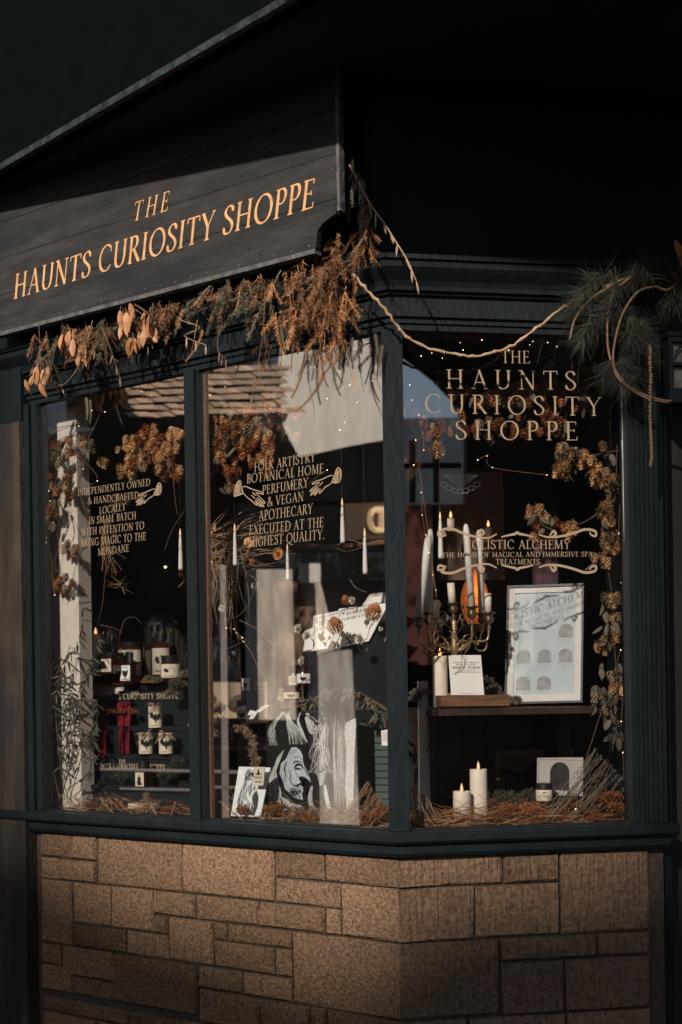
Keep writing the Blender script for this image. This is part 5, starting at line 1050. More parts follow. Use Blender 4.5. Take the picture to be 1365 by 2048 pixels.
def flower(lab, F, x, y, o, me, s_, name='dried_flower', pitch=1.35, stem=None, ms=STRAW):
    p = F.at(x, y, -o); g = thing(name, lab, 'flower', p); 
    n = F.n3; inst('flower_head', me, g, rotM(p, (U(.2, .5), U(-.3, .3), U(0, 6)), s_) if me in PR else frameM(p, F.e3, Vector((0, 0, 1)), n, s_) @ Euler((U(-.4, .1), U(-.3, .3), U(0, 6))).to_matrix().to_4x4())
    mb = MB(); e = F.at(*(stem or (x + U(-12, 12), y + 26)), -o - .03); mb.tube(cr([p - n * .005, (p + e) / 2 - n * .02, e], 4), .0016, 5); mb.build('stem', ms, g); return g
flower('large brown protea at the right, over the middle print', FL, 745, 1231, .33, PR[0], 1.0); flower('large golden protea in front of the left print', FL, 672, 1258, .32, PR[1], 1.0); flower('small tan protea on top of the prints', FL, 693, 1203, .42, PR[0], .55)
for lab, x, y, s_ in (('white strawflower head on top of the prints beside the tan protea', 707, 1200, .8), ('round cream strawflower hanging over the black cloth', 722, 1277, 1.05), ('white strawflower left of the print box', 599, 1258, .95), ('bright white strawflower at the left corner of the print box', 617, 1272, 1.1),
                     ('white strawflower below the left corner of the print box', 607, 1322, .9), ('white strawflower hanging under the seed pods in the middle pane', 513, 1171, .85), ('faint cream strawflower at the left of the middle pane', 446, 1216, .8), ('tiny white flower at the right end of the black cloth', 763, 1257, .5)):
    flower(lab, FL, x, y, .30, rnd.choice(FW), s_ * 1.35)
lf = thing('protea_leaves', 'narrow dried leaves round the base of the golden protea', 'leaves', inL(670, 1280, .33))
for k in range(30): hang('leaf', rnd.choice(SL_), lf, inL(672 + U(-34, 40), 1272 + U(-14, 20), .34 + U(-.02, .04)), FL, U(-1.5, 1.5), U(-.2, .7), U(.35, .65))
# dried bouquet
bq = thing('dried_bouquet', 'wide dried bouquet of stalks and seed heads across the middle pane', 'bouquet', inL(470, 1130, .3))
for k in range(170):
    x0, y0 = 395 + U(0, 90), 1085 + U(-20, 60); e = (x0 + U(30, 120), y0 + U(-60, 10)) if k % 2 else (x0 - U(0, 40) + U(-10, 60), y0 + U(60, 190)); oo = .28 + U(-.06, .08)
    mb = MB(); n = FL.n3; mb.ribbon(cr([inL(x0, y0, oo), inL((x0 + e[0]) / 2 + U(-10, 10), (y0 + e[1]) / 2 + U(-12, 12), oo), inL(max(392, e[0]), e[1], oo + U(-.03, .03))], 3), [.0022, .0022, .002, .002, .0016, .001, .0006], n)
    if k < 90: mb.build('stalk', rnd.choice((STRAW, PALETWIG, STRAW, MOSS)), bq)
    else:
        if k == 90: big = MB()
        b_ = len(big.v); big.v += mb.v; big.f += [tuple(i + b_ for i in f) for f in mb.f]
big.build('fine_stalks', PALETWIG, bq)['kind'] = 'stuff'
for x, y in [(420, 1050), (430, 1046), (447, 1052), (460, 1055), (478, 1050), (512, 1068), (505, 1080), (540, 1068), (555, 1072), (425, 1062), (498, 1075)]: hang('leaf', rnd.choice(ROUND), bq, inL(x, y, .24), FL, U(-.8, .8), .4, U(.8, 1.3))
for lab, x, y, me, s_ in (('orange strawflower low on the left of the bouquet', 416, 1145, FO[0], 1.0), ('dark red and orange strawflower at the left of the bouquet', 410, 1090, FR_[0], 1.2), ('red strawflower above the bouquet stalks', 400, 1078, FR_[1], .9), ('orange strawflower right of the taper candle', 506, 1121, FO[1], .75), ('pale rust strawflower under the bouquet', 462, 1190, FO[0], .8),
                          ('second rust strawflower under the bouquet', 470, 1176, FO[1], .8), ('dark red strawflower behind the taper candle', 455, 1108, FR_[0], .8), ('yellow strawflower among the hops at left', 405, 972, FO[0], .8), ('small gold strawflower in the middle of the bouquet', 498, 1103, FO[1], .5), ('crimson strawflower by the mullion in the left pane', 365, 1148, FR_[1], .9)):
    flower(lab, FL, x, y, .22, me, s_)
# seed pod disc
p = inL(558, 1108, .2); g = thing('seed_pod', 'round cut seed pod with star centre beside the lowest taper candle', 'seed pod', p); M_ = frameM(Vector((0, 0, 0)), FL.e3, Vector((0, 0, 1)), FL.n3)
mb = MB(); mb.lathe([(.014, -.012), (.022, 0), (.022, .006), (.019, .006), (.018, .001)], p, 22, M=M_); mb.build('shell', PROT, g); inst('flower_head', FO[0], g, Matrix.Translation(p) @ M_ @ Matrix.Scale(.85, 4))
# thin trailing tendrils
td = thing('curly_tendrils', 'thin curly pale tendrils trailing through the middle pane', 'twigs', inL(530, 1280, .2))
for ln in ([(480, 1240), (520, 1262), (545, 1290), (560, 1285), (600, 1282)], [(470, 1265), (500, 1300), (520, 1340), (550, 1370)], [(553, 1362), (546, 1380), (556, 1395), (562, 1365), (553, 1362)], [(500, 1150), (512, 1160), (508, 1185), (480, 1230), (440, 1240)], [(700, 1158), (712, 1175), (735, 1185)], [(590, 1270), (570, 1300), (558, 1330)], [(610, 1290), (590, 1310), (575, 1320)],
           [(600, 1285), (625, 1270), (640, 1250)], [(512, 1300), (530, 1280), (548, 1290), (545, 1310), (525, 1312)], [(560, 1350), (552, 1400), (556, 1420)], [(675, 1090), (700, 1080), (730, 1088), (760, 1080), (700, 1102), (670, 1096)]):
    mb = MB(); mb.tube(cr([inL(x, y, .2 + U(-.02, .02)) for x, y in ln], 5), .0011, 4, .0006); mb.build('tendril', PALETWIG, td)
# shelf, brown panels and lace in the depth of the shop
BRP = mat('warm_brown_panel', (.13, .08, .055), .7, .2, var=.2, nscale=2)
mb = MB(); mb.box(inL(560, 1430, 1.15), inL(800, 1430, 1.15) - inL(560, 1430, 1.15), FL.n3 * -.03, (0, 0, (inL(600, 1160, 1.15) - inL(600, 1430, 1.15)).z)); tag(mb.build('back_partition', BRP), 'warm brown panel at the back of the middle pane', 'partition')
mb = MB(); a = inL(555, 1160, .95); mb.box(a, inL(800, 1160, .95) - a, FL.n3 * -.2, (0, 0, .11)); tag(mb.build('black_shelf', BLACKSTEP), 'deep black shelf crossing behind the floating tapers', 'shelf')
mb = MB(); a = inL(600, 1093, .9); mb.tube(cr([inL(x, y, .75) for x, y in [(560, 1092), (610, 1092), (660, 1095), (720, 1090), (790, 1082)]]), .011, 7); tag(mb.build('driftwood_branch', WOOD, None, True), 'brown branch lying along the black shelf', 'branch')
# papers and small cards
for lab, pts, o, m, kd in (('brown kraft notebook page standing at the back', [(472, 1395), (420, 1400), (420, 1362), (476, 1362)][::-1], .46, mat('kraft', (.34, .25, .17), .8, .1, var=.1), 'lines'),):
    g, P0, ex, up, n = card(lab, FL, [(416, 1440), (483, 1440), (482, 1363), (415, 1363)], o, m, name='kraft_page', cat='page'); mb = MB()
    for i in range(8): mb.ribbon([bil(P0, ex, up, .2, .9 - i * .07, n), bil(P0, ex, up, .9, .9 - i * .07, n)], .0016, n)
    mb.build('print', GREYINK, g)
KR = MATS['kraft']
for lab, pts, o, m, kd in (('small white card with a sketch, pinned above the grey boxes', [(485, 1382), (499, 1382), (499, 1356), (484, 1357)], .40, WHITE, 'owl'), ('kraft sheet standing right of the small sketch card', [(508, 1440), (535, 1440), (534, 1363), (508, 1363)], .44, KR, 'lines'),
                          ('cream card with round emblem below the notebook', [(474, 1440), (495, 1440), (494, 1418), (474, 1419)], .34, CREAM, 'owl'), ('white tag lying at a slant beside the emblem card', [(484, 1447), (499, 1451), (516, 1424), (501, 1420)], .30, WHITE, 'crow'),
                          ('white folded card behind the slanted tag', [(510, 1424), (520, 1424), (540, 1410), (528, 1411)], .32, WHITE, 'lines'), ('brown luggage tag with string by the dark jars', [(555, 1400), (570, 1402), (572, 1378), (559, 1376)], .34, KR, 'lines'),
                          ('small white box label at the right edge of the middle pane', [(764, 1491), (782, 1491), (781, 1458), (763, 1461)], .12, WHITE, 'lines')):
    g, P0, ex, up, n = card(lab, FL, pts, o, m); mb = MB(); label_art(mb, P0, ex.normalized(), up.normalized(), n, ex.length, up.length, kd); mb.build('print', INK, g)
jar('dark jar with patterned label beside the tapestry throw', 585, 1400, 1370, .36, 28, kind='owl', lh=.3); jar('dark bottle with white label leaning behind the jars', 590, 1375, 1330, .44, 20, kind='lines', lh=.3, name='label_bottle', cat='bottle'); jar('cream label jar right under the white flower', 609, 1370, 1332, .40, 24, kind='owl', lh=.2, lm=WHITE)
for lab, x, y0, y1, w_ in (('dark grey box under the small sketch card', 497, 1406, 1384, 24), ('black box left of the dark grey one', 483, 1420, 1400, 18), ('charcoal box on the lower shelf of the middle pane', 508, 1420, 1400, 28)):
    p = inL(x - w_ / 2, y0, .42); q = inL(x + w_ / 2, y0, .42); g = thing('dark_box', lab, 'box', p); mb = MB(); hh = inL(x, y1, .42).z - p.z; mb.box(p, q - p, FL.n3 * -.05, (0, 0, hh * .75)); mb.build('box_body', mat('charcoal_card', (.06, .062, .066), .7, .2, var=.1), g); mb = MB(); mb.box(p - FL.e3 * .001 + FL.n3 * .001 + Vector((0, 0, hh * .755)), (q - p) + FL.e3 * .002, FL.n3 * -.052, (0, 0, hh * .245)); mb.build('box_lid', MATS['charcoal_card'], g)
# shelf/crate carrying them
SH = thing('low_crate', 'dark wooden crate shelf under the moss and cards', 'crate', inL(470, 1500, .45))
for y0, y1 in ((1446, 1440), (1500, 1494)): mb = MB(); a = inL(398, y0, .28); mb.box(a, inL(575, y0, .28) - a, FL.n3 * -.3, (0, 0, .014)); mb.build('crate_board', DARKWOOD, SH)
for x in (402, 555): mb = MB(); a = inL(x, 1560, .285); mb.box((a.x, a.y, BED + .001), FL.e3 * .018, FL.n3 * -.28, (0, 0, inL(x, 1446, .285).z - BED - .002)); mb.build('crate_side', DARKWOOD, SH)
# beige seed wreath over the crate
wr = thing('seed_wreath', 'pale dried seed garland arched over the low crate', 'wreath', inL(475, 1470, .2)); me_ = clump(PALETWIG, .016, 120, .012, .0014, 'seed_tuft', 1)
for x, y in [(458, 1478), (463, 1466), (472, 1460), (484, 1460), (494, 1466), (502, 1476), (506, 1490), (508, 1504), (510, 1518), (511, 1530)]: inst('seed_tuft', me_, wr, rotM(inL(x, y, .2), (U(-1, 1), U(-1, 1), U(0, 6)), U(.8, 1.1)))
# fine art print leaning at the foot
BLUEW = mat('cool_white_paper', (.70, .74, .74), .6, .2, var=.03)
g, P0, ex, up, n = card('white print of a long-haired figure leaning at the foot of the middle pane', FL, [(462, 1632), (521, 1634), (530, 1536), (467, 1534)], .10, BLUEW, name='figure_print', cat='print', tilt=.03)
B = lambda a, b, o_=.0007: bil(P0, ex, up, a, b, n, o_)
mb = MB(); mb.poly([B(a, b) for a, b in [(.42, .86), (.30, .80), (.26, .66), (.20, .50), (.14, .30), (.18, .10), (.30, .03), (.80, .03), (.86, .20), (.84, .40), (.76, .50), (.66, .62), (.62, .80), (.52, .88)]]); mb.build('print_shade', mat('charcoal_ink', (.05, .052, .055), .7, .2, var=.6, nscale=160), g)
mb = MB()
mb.poly([B(a, b, .0012) for a, b in [(.40, .80), (.36, .72), (.40, .64), (.46, .62), (.52, .66), (.54, .76), (.48, .82)]])
for k in range(26):
    a0 = .28 + .018 * k + U(-.01, .01); s_ = cr([B(a0 * .6 + .2, .82 + U(-.06, .04), .0014), B(a0 + U(-.05, .05), .6, .0014), B(a0 - .08 + U(-.06, .1), .4, .0014), B(a0 - .1 + U(-.1, .15), .08 + U(0, .1), .0014)], 3); mb.ribbon(s_, U(.0008, .0022), n, U(0, .0003))
mb.poly([B(a, b, .0016) for a, b in [(.44, .52), (.54, .40), (.66, .30), (.62, .26), (.50, .34), (.42, .44)]]); mb.poly([B(a, b, .0016) for a, b in [(.36, .34), (.46, .30), (.56, .14), (.50, .12), (.40, .22)]]); mb.build('print_highlight', BLUEW, g)
mb = MB()
for k in range(22): mb.ribbon(cr([B(.38 + U(-.1, .16), .90 + U(-.03, .06), .0019), B(.34 + U(-.1, .2), .82, .0019), B(.3 + U(-.1, .3), .72, .0019)], 3), .0008, n, U(0, .0002))
for a, b in ((.41, .74), (.49, .74)): mb.ribbon([B(a - .02, b, .002), B(a + .02, b, .002)], .0025, n)
mb.ribbon([B(.43, .67, .002), B(.48, .67, .002)], .0014, n); mb.build('print_lines', INK, g)
g, P0, ex, up, n = card('cream card with a witch hat at the corner of the figure print', FL, [(508, 1571), (527, 1571), (530, 1534), (508, 1534)], .085, CREAM, name='hat_card', cat='card'); mb = MB(); label_art(mb, P0, ex.normalized(), up.normalized(), n, ex.length, up.length, 'hat'); mb.build('print', INK, g)
# ---------------- printed throw (an invented old woman and cloaked figure)
TX = mat('woven_black', (.014, .014, .015), .9, .1, var=.4, nscale=80, bump=.3, bscale=200)
TW = mat('woven_ivory', (.52, .52, .50), .9, .1, var=.35, nscale=150, bump=.3, bscale=200)
TWB = mat('woven_cool_ivory', (.42, .46, .48), .9, .1, var=.3, nscale=200)
th = thing('printed_throw', 'black and ivory woven throw printed with an old face and a cloaked figure', 'throw', inL(620, 1640, .2))
def TH(x, y, e=0.0):
    u = (x - 530) / 180; oo = .20 + .028 * math.cos(u * 9.0) + .02 * (1 - (y - 1410) / 220) ; 
    if u < .12: oo += (.12 - u) * .5
    return inL(x, y, oo - e)
nx, ny = 44, 20; vs = []
edgeL = lambda y: 534 + 14 * max(0, (1440 - y) / 30) ** 1.5 * .8 if y < 1440 else 534 - 2
for j in range(ny + 1):
    y = 1412 + (1640 - 1412) * j / ny
    for i in range(nx + 1):
        u = i / nx; xl = edgeL(y); x = xl + (716 - xl) * u; vs.append(TH(x, y + (6 * (1 - u) if j == 0 else 0)))
mb = MB(); mb.add(vs, [(j * (nx + 1) + i, j * (nx + 1) + i + 1, (j + 1) * (nx + 1) + i + 1, (j + 1) * (nx + 1) + i)[::-1] for j in range(ny) for i in range(nx)]); ob = mb.build('woven_cloth', TX, th, True)
def tpoly(pts, m, e, nm):
    mb = MB(); P = [Vector((x, y, 0)) for x, y in pts]; bm = bmesh.new(); bm.faces.new([bm.verts.new(p) for p in P]); bmesh.ops.triangulate(bm, faces=bm.faces[:])
    for _ in range(4):
        ee = [e_ for e_ in bm.edges if e_.calc_length() > 9]
        if ee: bmesh.ops.subdivide_edges(bm, edges=ee, cuts=1); bmesh.ops.triangulate(bm, faces=bm.faces[:])
    bm.verts.ensure_lookup_table(); bm.verts.index_update(); mb.add([TH(v.co.x, v.co.y, e) for v in bm.verts], [tuple(v.index for v in f.verts) for f in bm.faces]); bm.free(); return mb.build(nm, m, th)
q_ = lambda pts: [(520 + a * .1978, 1400 + b * .1978) for a, b in pts]
tpoly(q_([(320, 480), (370, 478), (410, 510), (435, 570), (440, 640), (468, 690), (500, 770), (520, 835), (500, 815), (470, 790), (440, 775), (400, 770), (395, 800), (430, 850), (440, 920), (425, 950), (438, 1008), (390, 1000), (330, 975), (290, 930), (255, 900), (238, 830), (200, 740), (215, 640), (262, 600), (290, 540)]), TWB, .003, 'woven_face')
tpoly(q_([(470, 110), (560, 90), (640, 110), (650, 150), (610, 190), (590, 250), (560, 320), (530, 350), (500, 330), (470, 260), (455, 190)]), TW, .003, 'woven_face')
tpoly(q_([(225, 980), (290, 1010), (330, 1090), (390, 1190), (260, 1190), (240, 1090)]), TWB, .003, 'woven_neck')
tpoly(q_([(870, 230), (970, 180), (975, 260), (960, 500), (945, 1060), (880, 1110), (860, 900), (875, 500), (855, 330)]), TW, .003, 'woven_border')
mb = MB()
def strand(pts, w_, e=.005): 
    P = cr([Vector((*p, 0)) for p in q_(pts)], 4); k = len(P); mb.ribbon([TH(p.x, p.y, e + U(0, .0008)) for p in P], [w_ * (.35 + .65 * math.sin(math.pi * (i + .5) / k)) for i in range(k)], FL.n3)
for k in range(44): strand([(250 - k * 1.8 + U(-5, 5), 500 + k * 4), (170 - k * 2, 600 + k * 8), (130 + U(-30, 50), 780), (110 + U(-20, 110), 960), (100 + U(-30, 160), 1150)], U(.0012, .0026))
for k in range(12): strand([(230 + k * 6, 1000 + k * 4), (300 + k * 12, 1080), (350 + k * 9, 1180)], U(.001, .002))
for k in range(16): strand([(250 + U(-30, 60), 110 + U(0, 30)), (270 + k * 5, 230), (290 + k * 9, 340), (300 + k * 10 + U(-15, 15), 450)], U(.0012, .003))
for k in range(20): strand([(240 + U(-20, 20), 120), (150 + U(-20, 40) - k * 2, 220 + k * 3), (100 + U(-30, 60), 330), (90 + U(0, 110), 460)], U(.0008, .0018))
for k in range(9): strand([(420 - k * 4, 110 + k * 6), (395 - k * 2, 200 + k * 4), (430 - k, 300 + k * 6), (480, 420 + k * 2)], U(.0016, .0034))
for k in range(34): strand([(660 + U(-20, 30), 170 + U(0, 60)), (600 + U(-60, 90), 350), (560 + U(-80, 160), 560 + U(-40, 40)), (520 + U(-30, 220), 740)], U(.0008, .0020))
for k in range(24): x_ = 740 + k * 5; strand([(x_ + U(-8, 8), 120 + U(0, 200)), (x_ + U(-14, 14), 450), (x_ + 6, 760), (x_ + 10 + U(-10, 20), 1050 + U(-40, 60))], U(.0007, .0016))
for k in range(9): strand([(560 + k * 6, 720 + k * 16), (610, 745 + k * 14), (670 - k * 3, 720 + k * 16)], .0034)
for k in range(5): strand([(520 + k * 4, 870), (495 + k * 8, 960), (500 + k * 10, 1060), (560 + k * 22, 1170)], U(.002, .005))
for k in range(6): strand([(650 + k * 3, 860), (655 + k * 6, 960), (680 + k * 6, 1080), (650 + k * 14, 1160)], U(.002, .006))
for k in range(8): strand([(590 + k * 12, 560 + U(-14, 10)), (600 + k * 10, 610), (600 + k * 9, 660)], U(.0015, .003))
mb.build('woven_strands', TW, th)['kind'] = 'stuff'
mb = MB()
def dk(pts, w_): strand(pts, w_, .008)
for pts, w_ in (([(345, 690), (375, 650), (420, 660), (430, 690)], .006), ([(350, 700), (385, 690), (420, 700)], .004), ([(330, 640), (370, 615), (430, 640)], .003), ([(300, 800), (340, 860), (400, 850), (440, 800), (455, 770)], .004), ([(400, 780), (430, 830), (420, 870)], .007), ([(290, 700), (310, 760), (300, 820)], .002), ([(340, 590), (380, 570), (420, 590)], .0015),
                ([(270, 620), (250, 690), (262, 760)], .0035), ([(440, 870), (470, 900), (455, 940)], .007), ([(320, 930), (370, 950), (420, 930)], .002), ([(450, 640), (455, 700), (490, 770)], .0018), ([(490, 170), (520, 150), (560, 165)], .004), ([(540, 180), (550, 240), (535, 280)], .0025), ([(510, 300), (540, 310), (560, 300)], .002),
                ([(300, 560), (330, 520), (380, 500)], .0014), ([(240, 830), (260, 760), (240, 690)], .002), ([(360, 740), (380, 760), (372, 780)], .002)): dk(pts, w_)
for k in range(22): dk([(280 + U(0, 140), 860 + U(0, 110)), (290 + U(0, 140), 880 + U(0, 110)), (300 + U(0, 120), 900 + U(0, 100))], .0012)
mb.build('woven_dark_lines', TX, th)['kind'] = 'stuff'
# dark wreath of dried leaves, green crate, hoop
wl_ = thing('leaf_wreath', 'dark dried leaf wreath hanging right of the throw', 'wreath', inL(745, 1430, .2))
for k in range(110):
    a = R(U(180, 360) if k % 3 else U(0, 360)); t = k / 110; x, y = 590 + 190 * t, 1415 - 30 * math.sin(t * 3.1) + U(-12, 12) + (24 * max(0, t - .65) * 3)
    hang('leaf', rnd.choice(SL_), wl_, inL(x, y, .15 + U(-.03, .04)), FL, U(-1.6, 1.6), U(-.3, .8), U(.4, .75))
mb = MB(); mb.tube(cr([inL(x, y, .17) for x, y in [(590, 1415), (640, 1400), (690, 1392), (740, 1400), (775, 1420)]]), .005, 6); mb.build('wreath_stem', BARK, wl_)
GRN = mat('sage_green_paint', (.075, .10, .085), .5, .3, var=.1)
gc = thing('green_slatted_box', 'sage green slatted box behind the throw at the right', 'box', inL(740, 1600, .34)); y = 1444
while y < 1640:
    a = inL(704, y + 13, .34); mb = MB(); mb.box(a, inL(800, y + 13, .34) - a, FL.n3 * -.012, (0, 0, .0205)); mb.build('slat', GRN, gc); y += 14
mb = MB(); a = inL(704, 1640, .353); mb.box((a.x, a.y, BED + .001), (inL(800, 1640, .353) - a), FL.n3 * -.15, (0, 0, .34)); mb.build('box_back', GRN, gc)
# ---------------- right pane
CX_, CO = 906, .18
cd = thing('brass_candelabra', 'seven-armed aged brass candelabra entwined with dried stems', 'candelabra', bz(FR, CX_, 1400, CO))
def RP(x, y, o=CO): return FR.at(x, y, -o)
CUP = MB(); CUP.lathe([(.003, -.052), (.006, -.050), (.004, -.046), (.0065, -.042), (.004, -.038), (.005, -.034), (.013, -.026), (.0145, -.018), (.011, -.010), (.0125, -.004), (.019, -.001), (.020, .001), (.019, .003), (.009, .003)], (0, 0, 0), 20); CUP = CUP.mesh('candle_cup', BRASS, True)
arms = [(838, 1236, .12, 1.0, [(838, 1268), (845, 1290), (862, 1296), (885, 1288), (900, 1300)]), (856, 1226, .17, 1.1, [(856, 1262), (866, 1285), (890, 1296), (904, 1302)]), (876, 1240, .24, .9, [(876, 1268), (876, 1285), (866, 1300), (855, 1298), (848, 1290)]),
        (907, 1207, .20, 1.0, [(907, 1240), (909, 1290), (911, 1320)]), (944, 1214, .14, 1.15, [(944, 1250), (943, 1280), (930, 1296), (915, 1302)]), (964, 1228, .22, 1.0, [(963, 1262), (958, 1285), (942, 1282), (920, 1300)]), (978, 1226, .17, 1.1, [(980, 1262), (974, 1280), (950, 1284), (930, 1290), (914, 1304)])]
for x, y, o, s_, ln in arms:
    inst('candle_cup', CUP, cd, Matrix.Translation(RP(x, y, o)) @ Matrix.Scale(s_, 4)); p0 = RP(x, y, o) + Vector((0, 0, -.05 * s_)); mb = MB(); mb.tube(cr([p0] + [RP(a, b, o + (CO - o) * i / 3) for i, (a, b) in enumerate(ln[1:])], 6), .0036, 8, .0032); mb.build('arm', BRASS, cd, True)
for pts in ([(850, 1290), (850, 1305), (865, 1312), (882, 1302)], [(868, 1290), (880, 1272), (895, 1285), (900, 1300)], [(925, 1292), (930, 1272), (950, 1272), (957, 1290)], [(950, 1285), (955, 1300), (970, 1300), (975, 1285)], [(915, 1290), (925, 1280), (940, 1290), (930, 1306)]):
    mb = MB(); mb.tube(cr([RP(x, y, CO + U(-.02, .02)) for x, y in pts], 6), .003, 7); mb.build('scroll_arm', BRASS, cd, True)
p = RP(911, 1400, .20); top = RP(907, 1240, .20).z - p.z; mb = MB(); mb.lathe([(.045, 0), (.047, .006), (.03, .014), (.012, .03), (.008, .06), (.013, .075), (.008, .09), (.010, top * .6), (.015, top * .66), (.008, top * .72), (.012, top * .78), (.006, top * .86), (.009, top * .97), (.006, top)], p, 20); mb.build('stem', BRASS, cd, True)
def taper(lab, x0, y0, x1, y1, o, w_, wick=True, tip=.9):
    a, b = RP(x0, y0, o), RP(x1, y1, o); r_ = w_ / 2 * .00163; g = thing('dinner_candle', lab, 'candle', a, None); mb = MB(); L = (b - a)
    mb.tube([a, a + L * .9, a + L * .965, b] if wick else [a, b], [r_, r_ * tip, r_ * tip * .8, r_ * .35] if wick else [r_, r_], 16); mb.build('candle_stick', TAPER if wick else WAX, g, True)
    if wick: mb = MB(); mb.tube([b, b + Vector((0, 0, .006))], .0008, 4); mb.build('wick', INK, g)
taper('leaning tall white candle at the far left of the candelabra', 838, 1236, 858, 1070, .12, 17); taper('upright tall white candle second from the left of the candelabra', 857, 1226, 861, 1058, .17, 15); taper('tallest white candle right of centre on the candelabra', 944, 1213, 932, 1048, .14, 15)
taper('tall white candle behind the tallest one on the candelabra', 964, 1226, 958, 1060, .22, 14); taper('short cream stub on the centre cup of the candelabra', 905, 1207, 902, 1166, .20, 15, False); taper('short cream stub at the far right of the candelabra', 977, 1224, 976, 1187, .17, 14, False); taper('lowest cream stub behind the left cups of the candelabra', 873, 1236, 873, 1200, .24, 13, False)
# tied twigs in the candelabra
tg = thing('tangled_stems', 'dried stems and pods tangled round the candelabra', 'dried stems', RP(900, 1270, .15))
for k in range(26):
    a = (880 + U(-30, 60), 1270 + U(-50, 40)); b = (a[0] + U(-30, 30), a[1] + U(-40, 60)); mb = MB(); mb.tube(cr([RP(*a, .15 + U(-.03, .06)), RP((a[0] + b[0]) / 2 + U(-12, 12), (a[1] + b[1]) / 2, .15), RP(*b, .15 + U(-.03, .06))], 3), .0012, 4, .0006); mb.build('stem', rnd.choice((PALETWIG, BARK)), tg)
for k in range(22): hang('leaf', rnd.choice(OL + SL_), tg, RP(895 + U(-25, 45), 1225 + U(-25, 50), .2), FR, U(-1.4, 1.4), U(-.3, .5), .45)
# lamp
p = RP(951, 1248, .62); rr = .052; g = thing('orange_lamp', 'glowing rounded orange lamp behind the candelabra', 'lamp', p); mb = MB(); H = RP(950, 1138, .62).z - p.z; pr = [(rr * .5, 0)] + [(rr * math.sin(math.pi * (.15 + .85 * i / 10)) ** .75 if i < 10 else .001, H * (.02 + .98 * i / 10)) for i in range(11)]; mb.lathe(pr, p, 24)
LG = mat('glowing_salt', (.5, .14, .03), .7, .2, var=.5, nscale=60, bump=.6, bscale=90, emit=((1, .25, .04), .2)); mb.build('lamp_body', LG, g, True); mb = MB(); mb.lathe([(rr * .9, -.03), (rr * .9, -.001), (rr * .4, .0)], p, 20); mb.build('lamp_base', DARKWOOD, g)
pl_ = bpy.data.objects.new('lamp_light', bpy.data.lights.new('lamp_light', 'POINT')); C.objects.link(pl_); pl_.location = p + Vector((0, -.09, .12)); pl_.data.energy = .5; pl_.data.color = (1, .42, .14); pl_.data.shadow_soft_size = .04
# printed card (its square code is left out) in a wooden rack
g, P0, ex, up, n = card('white printed card headed Holistic Alchemy standing in the wooden rack', FR, [(903, 1390), (969, 1390), (964, 1310), (899, 1310)], .16, WHITE, name='printed_card', cat='card', tilt=.01)
B = lambda a, b: bil(P0, ex, up, a, b, n); mb = MB()
for t_, a0, a1, b, h in (('LOOKING FOR A MAGICAL', .10, .92, .80, .036), ('MOMENT OF CALM?', .20, .80, .745, .036), ('THE HOME OF MAGICAL', .24, .76, .60, .024), ('AND IMMERSIVE SPA TREATMENTS', .14, .88, .56, .024), ('WWW.HOLISTIC.ALCHEMY.CO.UK', .25, .78, .03, .02)): text(mb, t_, B(a0, b), B(a1, b), up, n, h * up.length, 0, .1, 1.1)
text(mb, 'HOLISTIC ALCHEMY', B(.09, .66), B(.93, .66), up, n, .058 * up.length, .25, .1, 1.4)
mb.ribbon([B(.5 + .06 * math.cos(R(a)), .93 + .035 * math.sin(R(a))) for a in range(0, 361, 30)], .0008, n)
for b in (.505, .115): mb.poly([B(.49, b), B(.5, b - .01), B(.51, b), B(.5, b + .01)])
mb.build('print', INK, g)
rk = thing('wooden_rack', 'open brown wooden rack holding the printed card', 'rack', bz(FR, 890, 1415, .3)); a = RP(883, 1413, .13); b = RP(1020, 1411, .13); hh = RP(883, 1391, .13).z - a.z
for o_ in (0, -.11): mb = MB(); mb.box(a + FR.n3 * o_, b - a, FR.n3 * -.008, (0, 0, hh)); mb.build('rack_board', WOOD, rk)
mb = MB(); mb.box(a - FR.e3 * .0005 - FR.n3 * .0085, FR.e3 * .008, FR.n3 * -.101, (0, 0, hh)); mb.build('rack_end', WOOD, rk); mb = MB(); mb.box(a + FR.e3 * .008 - FR.n3 * .0085, (b - a) - FR.e3 * .008, FR.n3 * -.101, (0, 0, .006)); mb.build('rack_base', WOOD, rk)
# framed menu
fr = thing('framed_menu', 'large black-framed menu of arched pictures with a wide white mount', 'picture frame', bz(FR, 1090, 1408, .26))
FP = [(1010, 1409), (1166, 1405), (1169, 1167), (1016, 1172)]; P = [RP(x, y, o_) for (x, y), o_ in zip(FP, (.36, .23, .26, .39))]
ex, up = P[1] - P[0], P[3] - P[0]; n = ex.cross(up).normalized(); q4 = lambda a, b, o_=0: P[0] * (1 - a) * (1 - b) + P[1] * a * (1 - b) + P[2] * a * b + P[3] * (1 - a) * b + n * o_
def frbox(a0, a1, b0, b1, o0, o1, nm, m, par=None):
    mb = MB(); v = [q4(a0, b0, o0), q4(a1, b0, o0), q4(a1, b1, o0), q4(a0, b1, o0), q4(a0, b0, o1), q4(a1, b0, o1), q4(a1, b1, o1), q4(a0, b1, o1)]; mb.add(v, [(0, 3, 2, 1), (4, 5, 6, 7), (0, 1, 5, 4), (1, 2, 6, 5), (2, 3, 7, 6), (3, 0, 4, 7)]); return mb.build(nm, m, par or fr)
FRM = mat('black_frame', (.03, .032, .035), .35, .4, var=.1)
for a0, a1, b0, b1 in ((0, 1, 0, .018), (0, 1, .982, 1), (0, .026, .0185, .9815), (.974, 1, .0185, .9815)): frbox(a0, a1, b0, b1, -.012, .008, 'frame_bar', FRM)
frbox(.0265, .9735, .0185, .9815, -.012, -.004, 'menu_sheet', mat('cool_menu_paper', (.55, .62, .65), .6, .2, var=.02))
